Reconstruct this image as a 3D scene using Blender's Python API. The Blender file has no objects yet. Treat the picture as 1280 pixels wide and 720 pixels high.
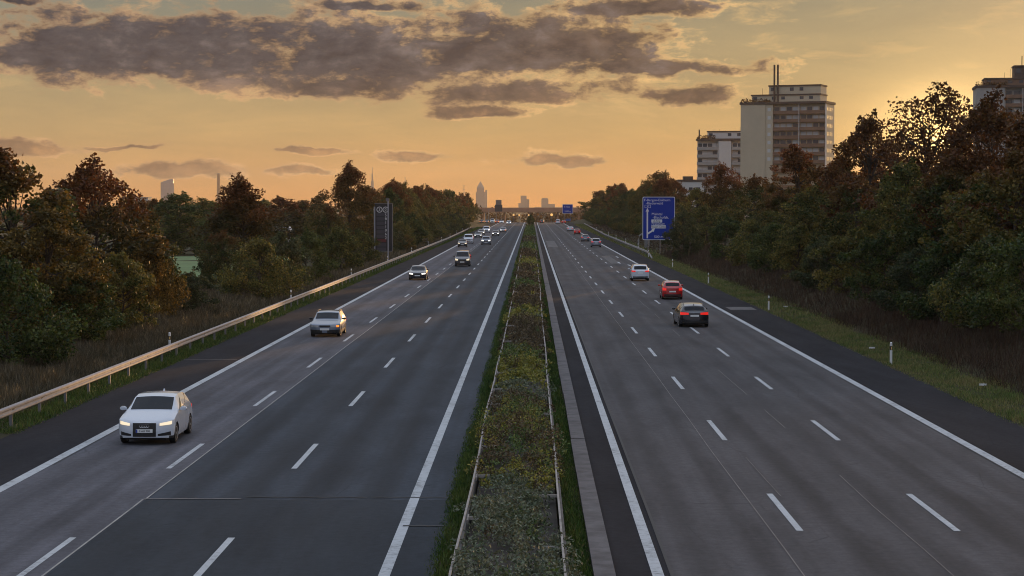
import bpy, math, random
import numpy as np
from mathutils import Vector, Matrix

R = math.radians
SC = bpy.context.scene
COL = SC.collection
FPX = 2527.0            # focal length in pixels of the 1280 wide photograph
CAMH = 7.5
VPX, HORY = 664.0, 257.0
SUN_AZ, SUN_EL = 13.5, 2.4

# ------------------------------------------------------------------ camera
cam = bpy.data.cameras.new('camera')
cam.lens = FPX * 36.0 / 1280.0
cam.sensor_width = 36.0
cam.clip_end = 30000.0
camo = bpy.data.objects.new('camera', cam)
camo.location = (0, 0, CAMH)
camo.rotation_euler = (R(90) - math.atan(103 / FPX), 0, math.atan(24 / FPX))
COL.objects.link(camo)
SC.camera = camo

SC.view_settings.view_transform = 'Standard'
SC.view_settings.look = 'None'
SC.view_settings.exposure = 0.0
SC.view_settings.gamma = 1.0
SC.view_settings.use_curve_mapping = False
SC.cycles.max_bounces = 6
SC.cycles.diffuse_bounces = 3
SC.cycles.glossy_bounces = 3
SC.cycles.transmission_bounces = 3
SC.cycles.transparent_max_bounces = 4
SC.cycles.volume_bounces = 0
SC.cycles.use_denoising = True
SC.cycles.filter_width = 1.0

# ------------------------------------------------------------------ node helper
class NT:
    def __init__(self, tree):
        self.t = tree
    def n(self, typ, **kw):
        nd = self.t.nodes.new(typ)
        for k, v in kw.items():
            setattr(nd, k, v)
        return nd
    def put(self, sock, v):
        if hasattr(v, 'is_output') or isinstance(v, bpy.types.NodeSocket):
            self.t.links.new(v, sock)
        elif v is not None:
            sock.default_value = v
    def m(self, op, a, b=None, c=None, clamp=False):
        nd = self.n('ShaderNodeMath', operation=op)
        nd.use_clamp = clamp
        self.put(nd.inputs[0], a); self.put(nd.inputs[1], b); self.put(nd.inputs[2], c)
        return nd.outputs[0]
    def mix(self, f, a, b, mode='MIX'):
        nd = self.n('ShaderNodeMix', data_type='RGBA', blend_type=mode)
        nd.clamp_factor = True
        self.put(nd.inputs[0], f)
        for i, v in ((6, a), (7, b)):
            if isinstance(v, (tuple, list)) and len(v) == 3:
                v = (*v, 1)
            self.put(nd.inputs[i], v)
        return nd.outputs[2]
    def ss(self, x, lo, hi):
        nd = self.n('ShaderNodeMapRange', interpolation_type='SMOOTHSTEP')
        self.put(nd.inputs[0], x)
        nd.inputs[1].default_value = lo; nd.inputs[2].default_value = hi
        return nd.outputs[0]
    def xyz(self, x, y, z):
        nd = self.n('ShaderNodeCombineXYZ')
        self.put(nd.inputs[0], x); self.put(nd.inputs[1], y); self.put(nd.inputs[2], z)
        return nd.outputs[0]
    def noise(self, vec, scale, detail=4, rough=.55, dist=0.0):
        nd = self.n('ShaderNodeTexNoise')
        self.put(nd.inputs['Vector'], vec)
        nd.inputs['Scale'].default_value = scale
        nd.inputs['Detail'].default_value = detail
        nd.inputs['Roughness'].default_value = rough
        nd.inputs['Distortion'].default_value = dist
        return nd.outputs['Fac']
    def ramp(self, f, stops, interp='LINEAR'):
        nd = self.n('ShaderNodeValToRGB')
        cr = nd.color_ramp
        cr.interpolation = interp
        while len(cr.elements) < len(stops):
            cr.elements.new(.5)
        for e, (p, c) in zip(cr.elements, stops):
            e.position = p; e.color = (*c, 1)
        self.put(nd.inputs[0], f)
        return nd.outputs[0]

# ------------------------------------------------------------------ sky
W = bpy.data.worlds.new('World')
SC.world = W
W.use_nodes = True
W.node_tree.nodes.clear()
def build_sky():
    k = NT(W.node_tree)
    tc = k.n('ShaderNodeTexCoord')
    sp = k.n('ShaderNodeSeparateXYZ'); k.put(sp.inputs[0], tc.outputs['Generated'])
    X, Y, Z = sp.outputs
    az = k.m('ARCTAN2', X, Y)
    el = k.m('ARCSINE', Z)
    U0 = k.m('MULTIPLY', az, FPX / 100)
    V0 = k.m('MULTIPLY', el, FPX / 100)
    p0 = k.xyz(U0, k.m('MULTIPLY', V0, 1.9), 0)
    # uneven edges: the direction is warped by low noise first
    wa = k.noise(p0, .55, 5, .6)
    wb = k.noise(k.xyz(k.m('ADD', U0, 31.0), k.m('MULTIPLY', V0, 1.9), 4.0), 1.1, 5, .6)
    U = k.m('ADD', U0, k.m('MULTIPLY', k.m('SUBTRACT', wa, .5), 1.5))
    V = k.m('ADD', V0, k.m('MULTIPLY', k.m('SUBTRACT', wb, .5), .34))
    ells = [(190, 70, 300, 60), (60, 75, 170, 38), (440, 72, 170, 62), (600, 66, 190, 58), (720, 62, 130, 58),
            (400, 112, 110, 26), (800, 88, 200, 15), (640, 118, 130, 22), (860, 122, 66, 20), (600, 140, 75, 11),
            (470, 10, 95, 12), (790, 14, 150, 14), (40, 188, 62, 12), (150, 184, 50, 4), (230, 213, 100, 14),
            (395, 191, 56, 6), (700, 201, 80, 13), (530, 196, 42, 8), (390, 216, 46, 7), (330, -8, 120, 18), (30, 8, 36, 8)]
    f = None
    for (cx, cy, a, b) in ells:
        du = k.m('MULTIPLY', k.m('SUBTRACT', U, (cx - VPX) / 100), 100.0 / a)
        dv = k.m('SUBTRACT', V, (HORY - cy) / 100)
        dv = k.m('MAXIMUM', k.m('MULTIPLY', dv, 100.0 / b), k.m('MULTIPLY', dv, -100.0 / (b * .75)))
        d = k.m('SQRT', k.m('ADD', k.m('MULTIPLY', du, du), k.m('MULTIPLY', dv, dv)))
        e = k.m('SUBTRACT', 1.0, d)
        f = e if f is None else k.m('SMOOTH_MAX', f, e, .12)
    n1 = k.noise(p0, 1.15, 10, .62, .25)
    n2 = k.noise(k.xyz(k.m('MULTIPLY', U0, .8), k.m('MULTIPLY', V0, 1.9), 9.0), 3.0, 8, .65, .3)
    cl = k.m('ADD', k.m('ADD', f, k.m('MULTIPLY', k.m('ADD', k.m('SUBTRACT', n1, .5), .05), 2.3)),
             k.m('MULTIPLY', k.m('SUBTRACT', n2, .5), 1.5))
    n3 = k.noise(p0, 7.5, 6, .65, .3)
    cl = k.m('ADD', cl, k.m('MULTIPLY', k.m('SUBTRACT', n3, .5), .5))
    n1b = k.noise(k.xyz(k.m('ADD', U0, .26), k.m('MULTIPLY', k.m('SUBTRACT', V0, .04), 1.9), 0), 1.15, 10, .62, .25)
    n2b = k.noise(k.xyz(k.m('MULTIPLY', k.m('ADD', U0, .09), .8), k.m('MULTIPLY', k.m('ADD', V0, .04), 1.9), 9.0), 3.0, 8, .65, .3)
    big = k.noise(p0, .62, 4, .5, .3)
    relief = k.m('ADD', k.m('ADD', k.m('MULTIPLY', k.m('SUBTRACT', n1, n1b), 4.2), k.m('MULTIPLY', k.m('SUBTRACT', n2, n2b), 1.8)), k.m('MULTIPLY', k.m('SUBTRACT', big, .52), 3.6))
    mask = k.ss(cl, -.05, .40)
    # open sky: warm near the horizon, greyer above, blue grey in the dome over the road
    vf = k.m('DIVIDE', V0, 30.0, clamp=True)
    left = k.ss(U0, 2.5, -6.0)
    base = k.ramp(vf, [(0, (.80, .345, .095)), (.010, (.72, .36, .112)), (.03, (.575, .36, .142)), (.055, (.39, .295, .155)),
                       (.085, (.265, .240, .165)), (.16, (.38, .40, .42)), (.4, (.54, .60, .72)), (1, (.60, .68, .86))])
    cool = k.ramp(vf, [(0, (.65, .30, .100)), (.012, (.57, .31, .118)), (.03, (.48, .325, .150)), (.055, (.35, .285, .165)),
                       (.085, (.225, .235, .190)), (.16, (.35, .38, .41)), (.4, (.54, .60, .72)), (1, (.60, .68, .86))])
    base = k.mix(k.m('MULTIPLY', left, .85), base, cool)
    east = k.ss(Y, .25, -.35)          # the sky away from the sunset is a dim blue violet
    base = k.mix(east, base, k.ramp(vf, [(0, (.20, .19, .23)), (.1, (.27, .27, .33)), (.4, (.50, .56, .68)), (1, (.62, .70, .88))]))
    # thin veils
    veil = k.noise(k.xyz(k.m('MULTIPLY', U0, .35), k.m('MULTIPLY', V0, 1.7), 2.0), 1.2, 8, .6, .4)
    base = k.mix(k.m('MULTIPLY', k.ss(veil, .42, .72), .32), base, k.mix(1, base, (1.5, 1.38, 1.2), 'MULTIPLY'))
    base = k.mix(k.m('MULTIPLY', k.ss(veil, .50, .30), .30), base, k.mix(1, base, (.80, .80, .86), 'MULTIPLY'))
    # broken gold wisps between the cloud banks
    wn = k.noise(k.xyz(k.m('MULTIPLY', U0, .55), k.m('MULTIPLY', V0, 2.3), 17.0), 1.7, 9, .66, .5)
    wz = k.m('MULTIPLY', k.ss(V0, .9, 1.6), k.ss(V0, 3.2, 2.2))
    wz = k.m('MULTIPLY', wz, k.m('ADD', .25, k.m('MULTIPLY', k.ss(k.m('ABSOLUTE', k.m('SUBTRACT', U0, 1.0)), 3.2, .6), .75)))
    base = k.mix(k.m('MULTIPLY', k.m('MULTIPLY', k.ss(wn, .50, .68), wz), .75), base, (.86, .54, .22))
    # glow round the low sun
    su, sv = R(11.5) * FPX / 100, .78
    gu = k.m('SUBTRACT', U0, su); gv = k.m('MULTIPLY', k.m('SUBTRACT', V0, sv), 1.25)
    gd = k.m('SQRT', k.m('ADD', k.m('MULTIPLY', gu, gu), k.m('MULTIPLY', gv, gv)))
    g1 = k.m('EXPONENT', k.m('MULTIPLY', gd, -2.7))
    g2 = k.m('EXPONENT', k.m('MULTIPLY', gd, -.55))
    glow = k.mix(1, k.mix(1, (1, 1, 1), k.xyz(g1, g1, g1), 'MULTIPLY'), (3.6, 2.3, .85), 'MULTIPLY')
    glow2 = k.mix(1, k.xyz(g2, g2, g2), (.16, .10, .022), 'MULTIPLY')
    base = k.mix(1, base, glow, 'ADD')
    base = k.mix(1, base, glow2, 'ADD')
    # added warm lobe, out of view on the right, side-lights left trees and cars
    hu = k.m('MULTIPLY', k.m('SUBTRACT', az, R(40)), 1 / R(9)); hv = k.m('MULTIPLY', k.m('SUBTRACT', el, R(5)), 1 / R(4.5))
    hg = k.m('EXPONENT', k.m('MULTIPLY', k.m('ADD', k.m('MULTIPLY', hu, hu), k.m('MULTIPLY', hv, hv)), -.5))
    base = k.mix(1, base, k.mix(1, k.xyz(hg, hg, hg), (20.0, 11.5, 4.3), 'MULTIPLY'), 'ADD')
    # cloud colour: lit thin rims, grey violet body, warmer underside, lit folds
    warm = k.ss(V0, 1.75, 1.05)
    body = k.mix(warm, (.062, .058, .070), (.135, .090, .066))
    body = k.mix(k.m('MULTIPLY', k.ss(U0, -3.5, 3.0), .55), body, (.17, .105, .062))
    low = k.ss(V0, 1.0, .6)
    body = k.mix(k.m('MULTIPLY', low, .7), body, (.30, .175, .088))
    fold = k.ss(n2, .36, .68)
    body = k.mix(k.m('MULTIPLY', fold, .34), body, k.mix(1, body, (1.75, 1.55, 1.4), 'MULTIPLY'))
    body = k.mix(k.m('MULTIPLY', k.ss(n1, .55, .40), .45), body, k.mix(1, body, (.72, .74, .80), 'MULTIPLY'))
    body = k.mix(k.m('MULTIPLY', k.ss(relief, -.1, 1.3), .8), body, k.mix(warm, (.23, .185, .175), (.56, .30, .13)))
    body = k.mix(k.ss(relief, .1, -1.0), body, k.mix(1, body, (.50, .52, .62), 'MULTIPLY'))
    rimc = k.mix(k.ss(U0, -5.0, 3.0), (.78, .46, .22), (1.1, .68, .27))
    rim = k.m('SUBTRACT', 1.0, k.ss(cl, .05, .62))
    cloud = k.mix(k.m('MULTIPLY', rim, k.m('ADD', .55, k.m('MULTIPLY', k.ss(relief, -.3, .5), .45))), body, rimc)
    inband = k.ss(V0, 4.2, 2.9)
    front = k.ss(Y, 0.2, 0.5)
    amt = k.m('MULTIPLY', k.m('MULTIPLY', mask, .96), k.m('MULTIPLY', inband, front))
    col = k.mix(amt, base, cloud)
    # scattered cloud over the rest of the dome
    dn = k.noise(tc.outputs['Generated'], 3.0, 6, .6)
    dome = k.m('MULTIPLY', k.ss(dn, .42, .62), k.ss(V0, 4.5, 9.0))
    col = k.mix(k.m('MULTIPLY', dome, .5), col, k.mix(1, col, (.72, .68, .66), 'MULTIPLY'))
    # blue part of the evening sky
    sky = k.n('ShaderNodeTexSky', sky_type='NISHITA')
    sky.sun_disc = False
    sky.sun_elevation = R(SUN_EL)
    sky.sun_rotation = R(SUN_AZ)
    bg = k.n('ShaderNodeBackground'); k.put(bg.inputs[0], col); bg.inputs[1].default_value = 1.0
    bg2 = k.n('ShaderNodeBackground'); k.put(bg2.inputs[0], k.mix(k.ss(V0, 3.5, 12.0), (0, 0, 0), sky.outputs[0])); bg2.inputs[1].default_value = 0.05
    add = k.n('ShaderNodeAddShader')
    k.put(add.inputs[0], bg.outputs[0]); k.put(add.inputs[1], bg2.outputs[0])
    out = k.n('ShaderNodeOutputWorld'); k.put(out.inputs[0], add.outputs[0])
build_sky()

sun = bpy.data.lights.new('sun', 'SUN')
sun.energy = 2.0
sun.angle = R(.5)
sun.color = (1.0, .55, .22)
suno = bpy.data.objects.new('sun', sun)
sd = Vector((math.sin(R(SUN_AZ)) * math.cos(R(SUN_EL)), math.cos(R(SUN_AZ)) * math.cos(R(SUN_EL)), math.sin(R(SUN_EL))))
suno.rotation_euler = (-sd).to_track_quat('-Z', 'Y').to_euler()
COL.objects.link(suno)

# ------------------------------------------------------------------ materials
MATS = {}
def mat(name, color=(.5, .5, .5), rough=.6, metal=0.0, spec=.5, coat=0.0, emit=None, estr=0.0, var=0.0, vscale=3.0, bump=0.0):
    if name in MATS:
        return MATS[name]
    m = bpy.data.materials.new(name); m.use_nodes = True
    m.node_tree.nodes.clear()
    k = NT(m.node_tree)
    b = k.n('ShaderNodeBsdfPrincipled')
    b.inputs['Roughness'].default_value = rough
    b.inputs['Metallic'].default_value = metal
    b.inputs['Specular IOR Level'].default_value = spec
    b.inputs['Coat Weight'].default_value = coat
    b.inputs['Coat Roughness'].default_value = .04
    if emit:
        b.inputs['Emission Color'].default_value = (*emit, 1)
        b.inputs['Emission Strength'].default_value = estr
    if var:
        tc = k.n('ShaderNodeTexCoord')
        n = k.noise(tc.outputs['Object'], vscale, 6, .65)
        lo = tuple(c * (1 - var) for c in color); hi = tuple(min(1, c * (1 + var)) for c in color)
        k.put(b.inputs['Base Color'], k.ramp(n, [(.3, lo), (.7, hi)]))
        if bump:
            bp = k.n('ShaderNodeBump'); bp.inputs['Strength'].default_value = bump
            k.put(bp.inputs['Height'], n); k.put(b.inputs['Normal'], bp.outputs[0])
    else:
        b.inputs['Base Color'].default_value = (*color, 1)
    o = k.n('ShaderNodeOutputMaterial'); k.put(o.inputs[0], b.outputs[0])
    MATS[name] = m
    return m

def leaf_mat(name, a, b_, c, top=None, scale=.5, trans=.35, turn=(4.2, 8.2)):
    """leaf colours a, b_, c; a random one per leaf, drifting from clump to clump; top = autumn hue of the upper crown"""
    m = bpy.data.materials.new(name); m.use_nodes = True
    m.node_tree.nodes.clear()
    k = NT(m.node_tree)
    g = k.n('ShaderNodeNewGeometry'); tc = k.n('ShaderNodeTexCoord'); oi = k.n('ShaderNodeObjectInfo')
    off = k.n('ShaderNodeVectorMath', operation='ADD')
    k.put(off.inputs[0], tc.outputs['Object'])
    rr = k.m('MULTIPLY', oi.outputs['Random'], 40.0)
    k.put(off.inputs[1], k.xyz(rr, rr, rr))
    n = k.noise(off.outputs[0], scale, 3, .5)
    f = k.m('ADD', k.m('MULTIPLY', k.m('SUBTRACT', n, .5), 2.0), k.m('MULTIPLY', k.m('SUBTRACT', g.outputs['Random Per Island'], .5), .9))
    f = k.m('ADD', k.m('ADD', f, .5), k.m('MULTIPLY', k.m('SUBTRACT', oi.outputs['Random'], .5), .5))
    col = k.ramp(f, [(.15, a), (.5, b_), (.85, c)])
    br = k.m('ADD', .55, k.m('MULTIPLY', k.m('FRACT', k.m('MULTIPLY', g.outputs['Random Per Island'], 7.31)), 1.0))
    if top:
        sp = k.n('ShaderNodeSeparateXYZ'); k.put(sp.inputs[0], tc.outputs['Object'])
        h = k.m('ADD', sp.outputs[2], k.m('MULTIPLY', k.m('SUBTRACT', n, .5), 9.0))
        col = k.mix(k.ss(h, *turn), col, k.mix(g.outputs['Random Per Island'], top[0], top[1]))
    col = k.mix(1, col, k.xyz(br, br, br), 'MULTIPLY')
    d = k.n('ShaderNodeBsdfPrincipled')
    k.put(d.inputs['Base Color'], col); d.inputs['Roughness'].default_value = .5
    d.inputs['Specular IOR Level'].default_value = .2
    t = k.n('ShaderNodeBsdfTranslucent')
    k.put(t.inputs[0], k.mix(1, col, (1.5, 1.25, .7), 'MULTIPLY'))
    mx = k.n('ShaderNodeMixShader'); mx.inputs[0].default_value = trans
    k.put(mx.inputs[1], d.outputs[0]); k.put(mx.inputs[2], t.outputs[0])
    o = k.n('ShaderNodeOutputMaterial'); k.put(o.inputs[0], mx.outputs[0])
    MATS[name] = m
    return m

LG = leaf_mat('leaf_dark_green', (.021, .042, .015), (.043, .070, .021), (.078, .10, .030))
LO = leaf_mat('leaf_olive', (.032, .051, .016), (.072, .086, .025), (.145, .130, .037))
LR = leaf_mat('leaf_rust', (.034, .036, .013), (.072, .058, .018), (.125, .086, .025), top=((.145, .046, .016), (.090, .046, .017)), turn=(5.0, 9.0))
LB = leaf_mat('leaf_brown_red', (.070, .034, .015), (.105, .044, .017), (.095, .058, .021))
LY = leaf_mat('leaf_golden', (.060, .048, .014), (.120, .088, .024), (.19, .13, .036))
LS = leaf_mat('leaf_grey_green', (.027, .044, .023), (.050, .068, .033), (.078, .090, .042))
LX = leaf_mat('leaf_olive_rust_top', (.030, .048, .016), (.066, .076, .022), (.135, .108, .031), top=((.125, .050, .017), (.085, .054, .019)), turn=(6.8, 10.5))
LF = leaf_mat('leaf_far', (.050, .036, .016), (.085, .050, .018), (.12, .062, .020), scale=.06)
BARK = mat('bark', (.050, .038, .030), .9, var=.5, vscale=4)

def ground_mat():
    m = bpy.data.materials.new('ground_soil'); m.use_nodes = True
    m.node_tree.nodes.clear()
    k = NT(m.node_tree)
    tc = k.n('ShaderNodeTexCoord')
    n = k.noise(tc.outputs['Object'], .35, 8, .7)
    n2 = k.noise(tc.outputs['Object'], 2.5, 6, .7)
    c = k.ramp(n, [(.3, (.030, .032, .016)), (.5, (.055, .045, .026)), (.7, (.075, .058, .036))])
    c = k.mix(k.m('MULTIPLY', n2, .6), c, (.035, .045, .016))
    b = k.n('ShaderNodeBsdfPrincipled'); k.put(b.inputs['Base Color'], c); b.inputs['Roughness'].default_value = .95
    b.inputs['Specular IOR Level'].default_value = .1
    o = k.n('ShaderNodeOutputMaterial'); k.put(o.inputs[0], b.outputs[0])
    return m
GROUND = ground_mat()

def asphalt(name, col, tracks=(), streak=.30, spec=.14, rough=.78, warm=None):
    """road surface: grain, long wear streaks, darker wheel or oil tracks at given lateral positions, fine cracks"""
    m = bpy.data.materials.new(name); m.use_nodes = True
    m.node_tree.nodes.clear()
    k = NT(m.node_tree)
    tc = k.n('ShaderNodeTexCoord')
    P = tc.outputs['Object']
    sp = k.n('ShaderNodeSeparateXYZ'); k.put(sp.inputs[0], P)
    x, y = sp.outputs[0], sp.outputs[1]
    grain = k.noise(P, 4.0, 8, .8)
    blot = k.noise(k.xyz(k.m('MULTIPLY', x, .6), k.m('MULTIPLY', y, .12), 0), 1.0, 6, .6, .4)
    strk = k.noise(k.xyz(k.m('MULTIPLY', x, 1.5), k.m('MULTIPLY', y, .012), 3), 1.0, 5, .6)
    v = k.m('ADD', 1.0, k.m('MULTIPLY', k.m('SUBTRACT', grain, .5), 1.5))
    v = k.m('MULTIPLY', v, k.m('ADD', 1.0, k.m('MULTIPLY', k.m('SUBTRACT', blot, .5), 1.4)))
    v = k.m('MULTIPLY', v, k.m('ADD', 1.0, k.m('MULTIPLY', k.m('SUBTRACT', strk, .5), streak * 5)))
    xw = k.m('ADD', x, k.m('MULTIPLY', k.m('SUBTRACT', blot, .5), .5))
    for (tx, w, a) in tracks:
        d = k.m('ABSOLUTE', k.m('SUBTRACT', xw, tx))
        v = k.m('MULTIPLY', v, k.m('SUBTRACT', 1.0, k.m('MULTIPLY', k.ss(d, w, w * .15), a)))
    vo = k.n('ShaderNodeTexVoronoi', feature='DISTANCE_TO_EDGE')
    k.put(vo.inputs['Vector'], k.xyz(k.m('ADD', x, k.m('MULTIPLY', grain, .25)), k.m('MULTIPLY', y, .22), 0))
    vo.inputs['Scale'].default_value = .32
    crack = k.m('MULTIPLY', k.ss(vo.outputs['Distance'], .006, .0), k.ss(blot, .5, .62))
    v = k.m('MULTIPLY', v, k.m('SUBTRACT', 1.0, k.m('MULTIPLY', crack, .35)))
    c = k.mix(1, col, k.xyz(v, v, v), 'MULTIPLY')
    b = k.n('ShaderNodeBsdfPrincipled'); k.put(b.inputs['Base Color'], c)
    b.inputs['Specular IOR Level'].default_value = spec
    k.put(b.inputs['Roughness'], k.m('ADD', rough, k.m('MULTIPLY', k.m('SUBTRACT', strk, .5), .25)))
    bp = k.n('ShaderNodeBump'); bp.inputs['Strength'].default_value = .25; bp.inputs['Distance'].default_value = .01
    k.put(bp.inputs['Height'], grain); k.put(b.inputs['Normal'], bp.outputs[0])
    o = k.n('ShaderNodeOutputMaterial'); k.put(o.inputs[0], b.outputs[0])
    return m
A_LEFT = asphalt('asphalt_blue_grey', (.039, .047, .059), [(-8.8, .55, .34), (-7.2, .5, .28), (-5.6, .6, .38), (-3.9, .6, .32)])
A_LANE = asphalt('asphalt_pale_lane', (.089, .089, .102), [(-12.9, .5, .2), (-11.2, .5, .2)])
A_RIGHT = asphalt('asphalt_warm_grey', (.068, .065, .069), [(3.6, .5, .2), (5.0, .4, .2), (7.2, .5, .24), (8.9, .5, .22), (10.8, .55, .26), (12.6, .5, .22)])
A_SHLD = asphalt('asphalt_shoulder', (.026, .026, .030), [], .08, spec=.06, rough=.9)
A_PATCH = asphalt('asphalt_patch', (.125, .120, .118), [], .05)
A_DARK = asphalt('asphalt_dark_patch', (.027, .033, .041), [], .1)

def paint_mat(name, col=(.50, .53, .55)):
    m = bpy.data.materials.new(name); m.use_nodes = True
    m.node_tree.nodes.clear()
    k = NT(m.node_tree)
    tc = k.n('ShaderNodeTexCoord')
    n = k.noise(tc.outputs['Object'], 5.0, 8, .75)
    n2 = k.noise(tc.outputs['Object'], .4, 4, .6)
    f = k.m('ADD', n, k.m('MULTIPLY', k.m('SUBTRACT', n2, .5), .5))
    c = k.ramp(f, [(.33, tuple(c * .35 for c in col)), (.47, tuple(c * .82 for c in col)), (.68, col)])
    b = k.n('ShaderNodeBsdfPrincipled'); k.put(b.inputs['Base Color'], c); b.inputs['Roughness'].default_value = .6
    o = k.n('ShaderNodeOutputMaterial'); k.put(o.inputs[0], b.outputs[0])
    return m
PAINT = paint_mat('road_paint')
SEAM = mat('seam_sealant', (.30, .29, .27), .8, var=.35, vscale=.8)
SEAM_R = mat('faint_seam', (.17, .155, .145), .8, var=.4, vscale=.8)
SEAM_D = mat('dark_sealant', (.022, .022, .024), .7)
KERB = mat('kerb_concrete', (.098, .093, .096), .9, var=.45, vscale=1.6)
CONC = mat('pale_concrete', (.30, .275, .25), .85, var=.3, vscale=2.0)
GALV = mat('galvanised_steel', (.31, .285, .275), .6, metal=.15, var=.18, vscale=1.5)
POSTM = mat('steel_post', (.20, .20, .21), .5, metal=.5)
PLAST = mat('white_plastic', (.70, .70, .70), .45)
BLACK = mat('black_plastic', (.012, .012, .013), .5)
REFL = mat('amber_reflector', (.75, .50, .20), .25)
RUBBER = mat('rubber', (.012, .012, .012), .85)
RIM = mat('alloy_rim', (.42, .42, .43), .3, metal=.8)
GLASS = mat('car_glass', (.006, .009, .014), .05, spec=.22)
CHROME = mat('chrome_trim', (.62, .62, .62), .15, metal=1.0)
LAMP_ON = mat('headlight_lit', (.8, .8, .75), .2, emit=(1.0, .76, .42), estr=.8)
LAMP_WHITE = mat('headlight_white', (.8, .8, .78), .2, emit=(1.0, .93, .80), estr=2.4)
LAMP_OFF = mat('headlight_glass', (.45, .46, .47), .12, metal=.3)
AMBER = mat('amber_signal', (.8, .25, .03), .25, emit=(1.0, .22, .02), estr=1.6)
TAIL = mat('tail_light_red', (.50, .012, .012), .2, emit=(1.0, .03, .02), estr=.55)
PLATE = mat('number_plate_white', (.72, .72, .70), .4)
PLATEB = mat('plate_blue_band', (.02, .06, .40), .4)
INK = mat('black_ink', (.01, .01, .01), .6)
SIGNB = mat('sign_blue', (.003, .034, .30), .5, spec=.2)
SIGNW = mat('sign_white', (.66, .67, .70), .45)

# ------------------------------------------------------------------ mesh helpers
def link(o, parent=None):
    COL.objects.link(o)
    if parent is not None:
        o.parent = parent
    return o

def quads_mesh(name, V, mats):
    """V: (n,4,3) array of separate quads"""
    V = np.asarray(V, dtype=np.float32)
    n = len(V)
    me = bpy.data.meshes.new(name)
    me.vertices.add(n * 4)
    me.vertices.foreach_set('co', V.reshape(-1))
    me.loops.add(n * 4)
    me.loops.foreach_set('vertex_index', np.arange(n * 4, dtype=np.int32))
    me.polygons.add(n)
    me.polygons.foreach_set('loop_start', np.arange(0, n * 4, 4, dtype=np.int32))
    me.update(calc_edges=True)
    for m in (mats if isinstance(mats, (list, tuple)) else [mats]):
        me.materials.append(m)
    return me

class MB:
    """collects simple solids, then builds ONE mesh"""
    def __init__(self):
        self.v = []; self.f = []; self.mi = []
    def add(self, verts, faces, mi=0):
        o = len(self.v)
        self.v += [tuple(p) for p in verts]
        for fc in faces:
            self.f.append([o + i for i in fc]); self.mi.append(mi)
        return self
    def box(self, x0, x1, y0, y1, z0, z1, mi=0):
        if x0 > x1: x0, x1 = x1, x0
        if y0 > y1: y0, y1 = y1, y0
        if z0 > z1: z0, z1 = z1, z0
        p = [(x0, y0, z0), (x1, y0, z0), (x1, y1, z0), (x0, y1, z0), (x0, y0, z1), (x1, y0, z1), (x1, y1, z1), (x0, y1, z1)]
        return self.add(p, [(0, 3, 2, 1), (4, 5, 6, 7), (0, 1, 5, 4), (1, 2, 6, 5), (2, 3, 7, 6), (3, 0, 4, 7)], mi)
    def prism(self, pts, axis, a0, a1, mi=0):
        """pts: 2-D polygon, extruded along axis 'x','y' or 'z'"""
        def put(p, a):
            return {'x': (a, p[0], p[1]), 'y': (p[0], a, p[1]), 'z': (p[0], p[1], a)}[axis]
        n = len(pts)
        vs = [put(p, a0) for p in pts] + [put(p, a1) for p in pts]
        fs = [tuple(range(n))[::-1], tuple(range(n, 2 * n))]
        fs += [(i, (i + 1) % n, n + (i + 1) % n, n + i) for i in range(n)]
        return self.add(vs, fs, mi)
    def tube(self, pts, rad, n=6, mi=0, cap=True):
        pts = [Vector(p) for p in pts]
        rads = rad if isinstance(rad, (list, tuple)) else [rad] * len(pts)
        rings = []
        for i, p in enumerate(pts):
            t = (pts[min(i + 1, len(pts) - 1)] - pts[max(i - 1, 0)]).normalized()
            a = t.cross(Vector((0, 0, 1)))
            if a.length < .1: a = t.cross(Vector((1, 0, 0)))
            a.normalize(); b = t.cross(a)
            rings.append([p + (a * math.cos(2 * math.pi * j / n) + b * math.sin(2 * math.pi * j / n)) * rads[i] for j in range(n)])
        vs = [q for r in rings for q in r]
        fs = []
        for i in range(len(pts) - 1):
            for j in range(n):
                fs.append((i * n + j, i * n + (j + 1) % n, (i + 1) * n + (j + 1) % n, (i + 1) * n + j))
        if cap:
            fs.append(tuple(range(n))[::-1]); fs.append(tuple(range((len(pts) - 1) * n, len(pts) * n)))
        return self.add(vs, fs, mi)
    def lathe(self, prof, axis='x', n=20, c=(0, 0, 0), mi=0):
        """prof: [(a along axis, radius)]"""
        vs = []
        for (a, r) in prof:
            for j in range(n):
                t = 2 * math.pi * j / n
                u, w = r * math.cos(t), r * math.sin(t)
                p = {'x': (a, u, w), 'y': (u, a, w), 'z': (u, w, a)}[axis]
                vs.append((p[0] + c[0], p[1] + c[1], p[2] + c[2]))
        fs = []
        for i in range(len(prof) - 1):
            for j in range(n):
                fs.append((i * n + j, i * n + (j + 1) % n, (i + 1) * n + (j + 1) % n, (i + 1) * n + j))
        fs.append(tuple(range(n))[::-1]); fs.append(tuple(range((len(prof) - 1) * n, len(prof) * n)))
        return self.add(vs, fs, mi)
    def mesh(self, name, mats, smooth=None):
        me = bpy.data.meshes.new(name)
        me.from_pydata(self.v, [], self.f)
        for m in (mats if isinstance(mats, (list, tuple)) else [mats]):
            me.materials.append(m)
        me.polygons.foreach_set('material_index', self.mi)
        if smooth is not None:
            me.shade_smooth()
            me.set_sharp_from_angle(angle=R(smooth))
        me.update()
        return me
    def build(self, name, mats, parent=None, smooth=None, loc=None):
        o = bpy.data.objects.new(name, self.mesh(name, mats, smooth))
        if loc: o.location = loc
        return link(o, parent)

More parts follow.
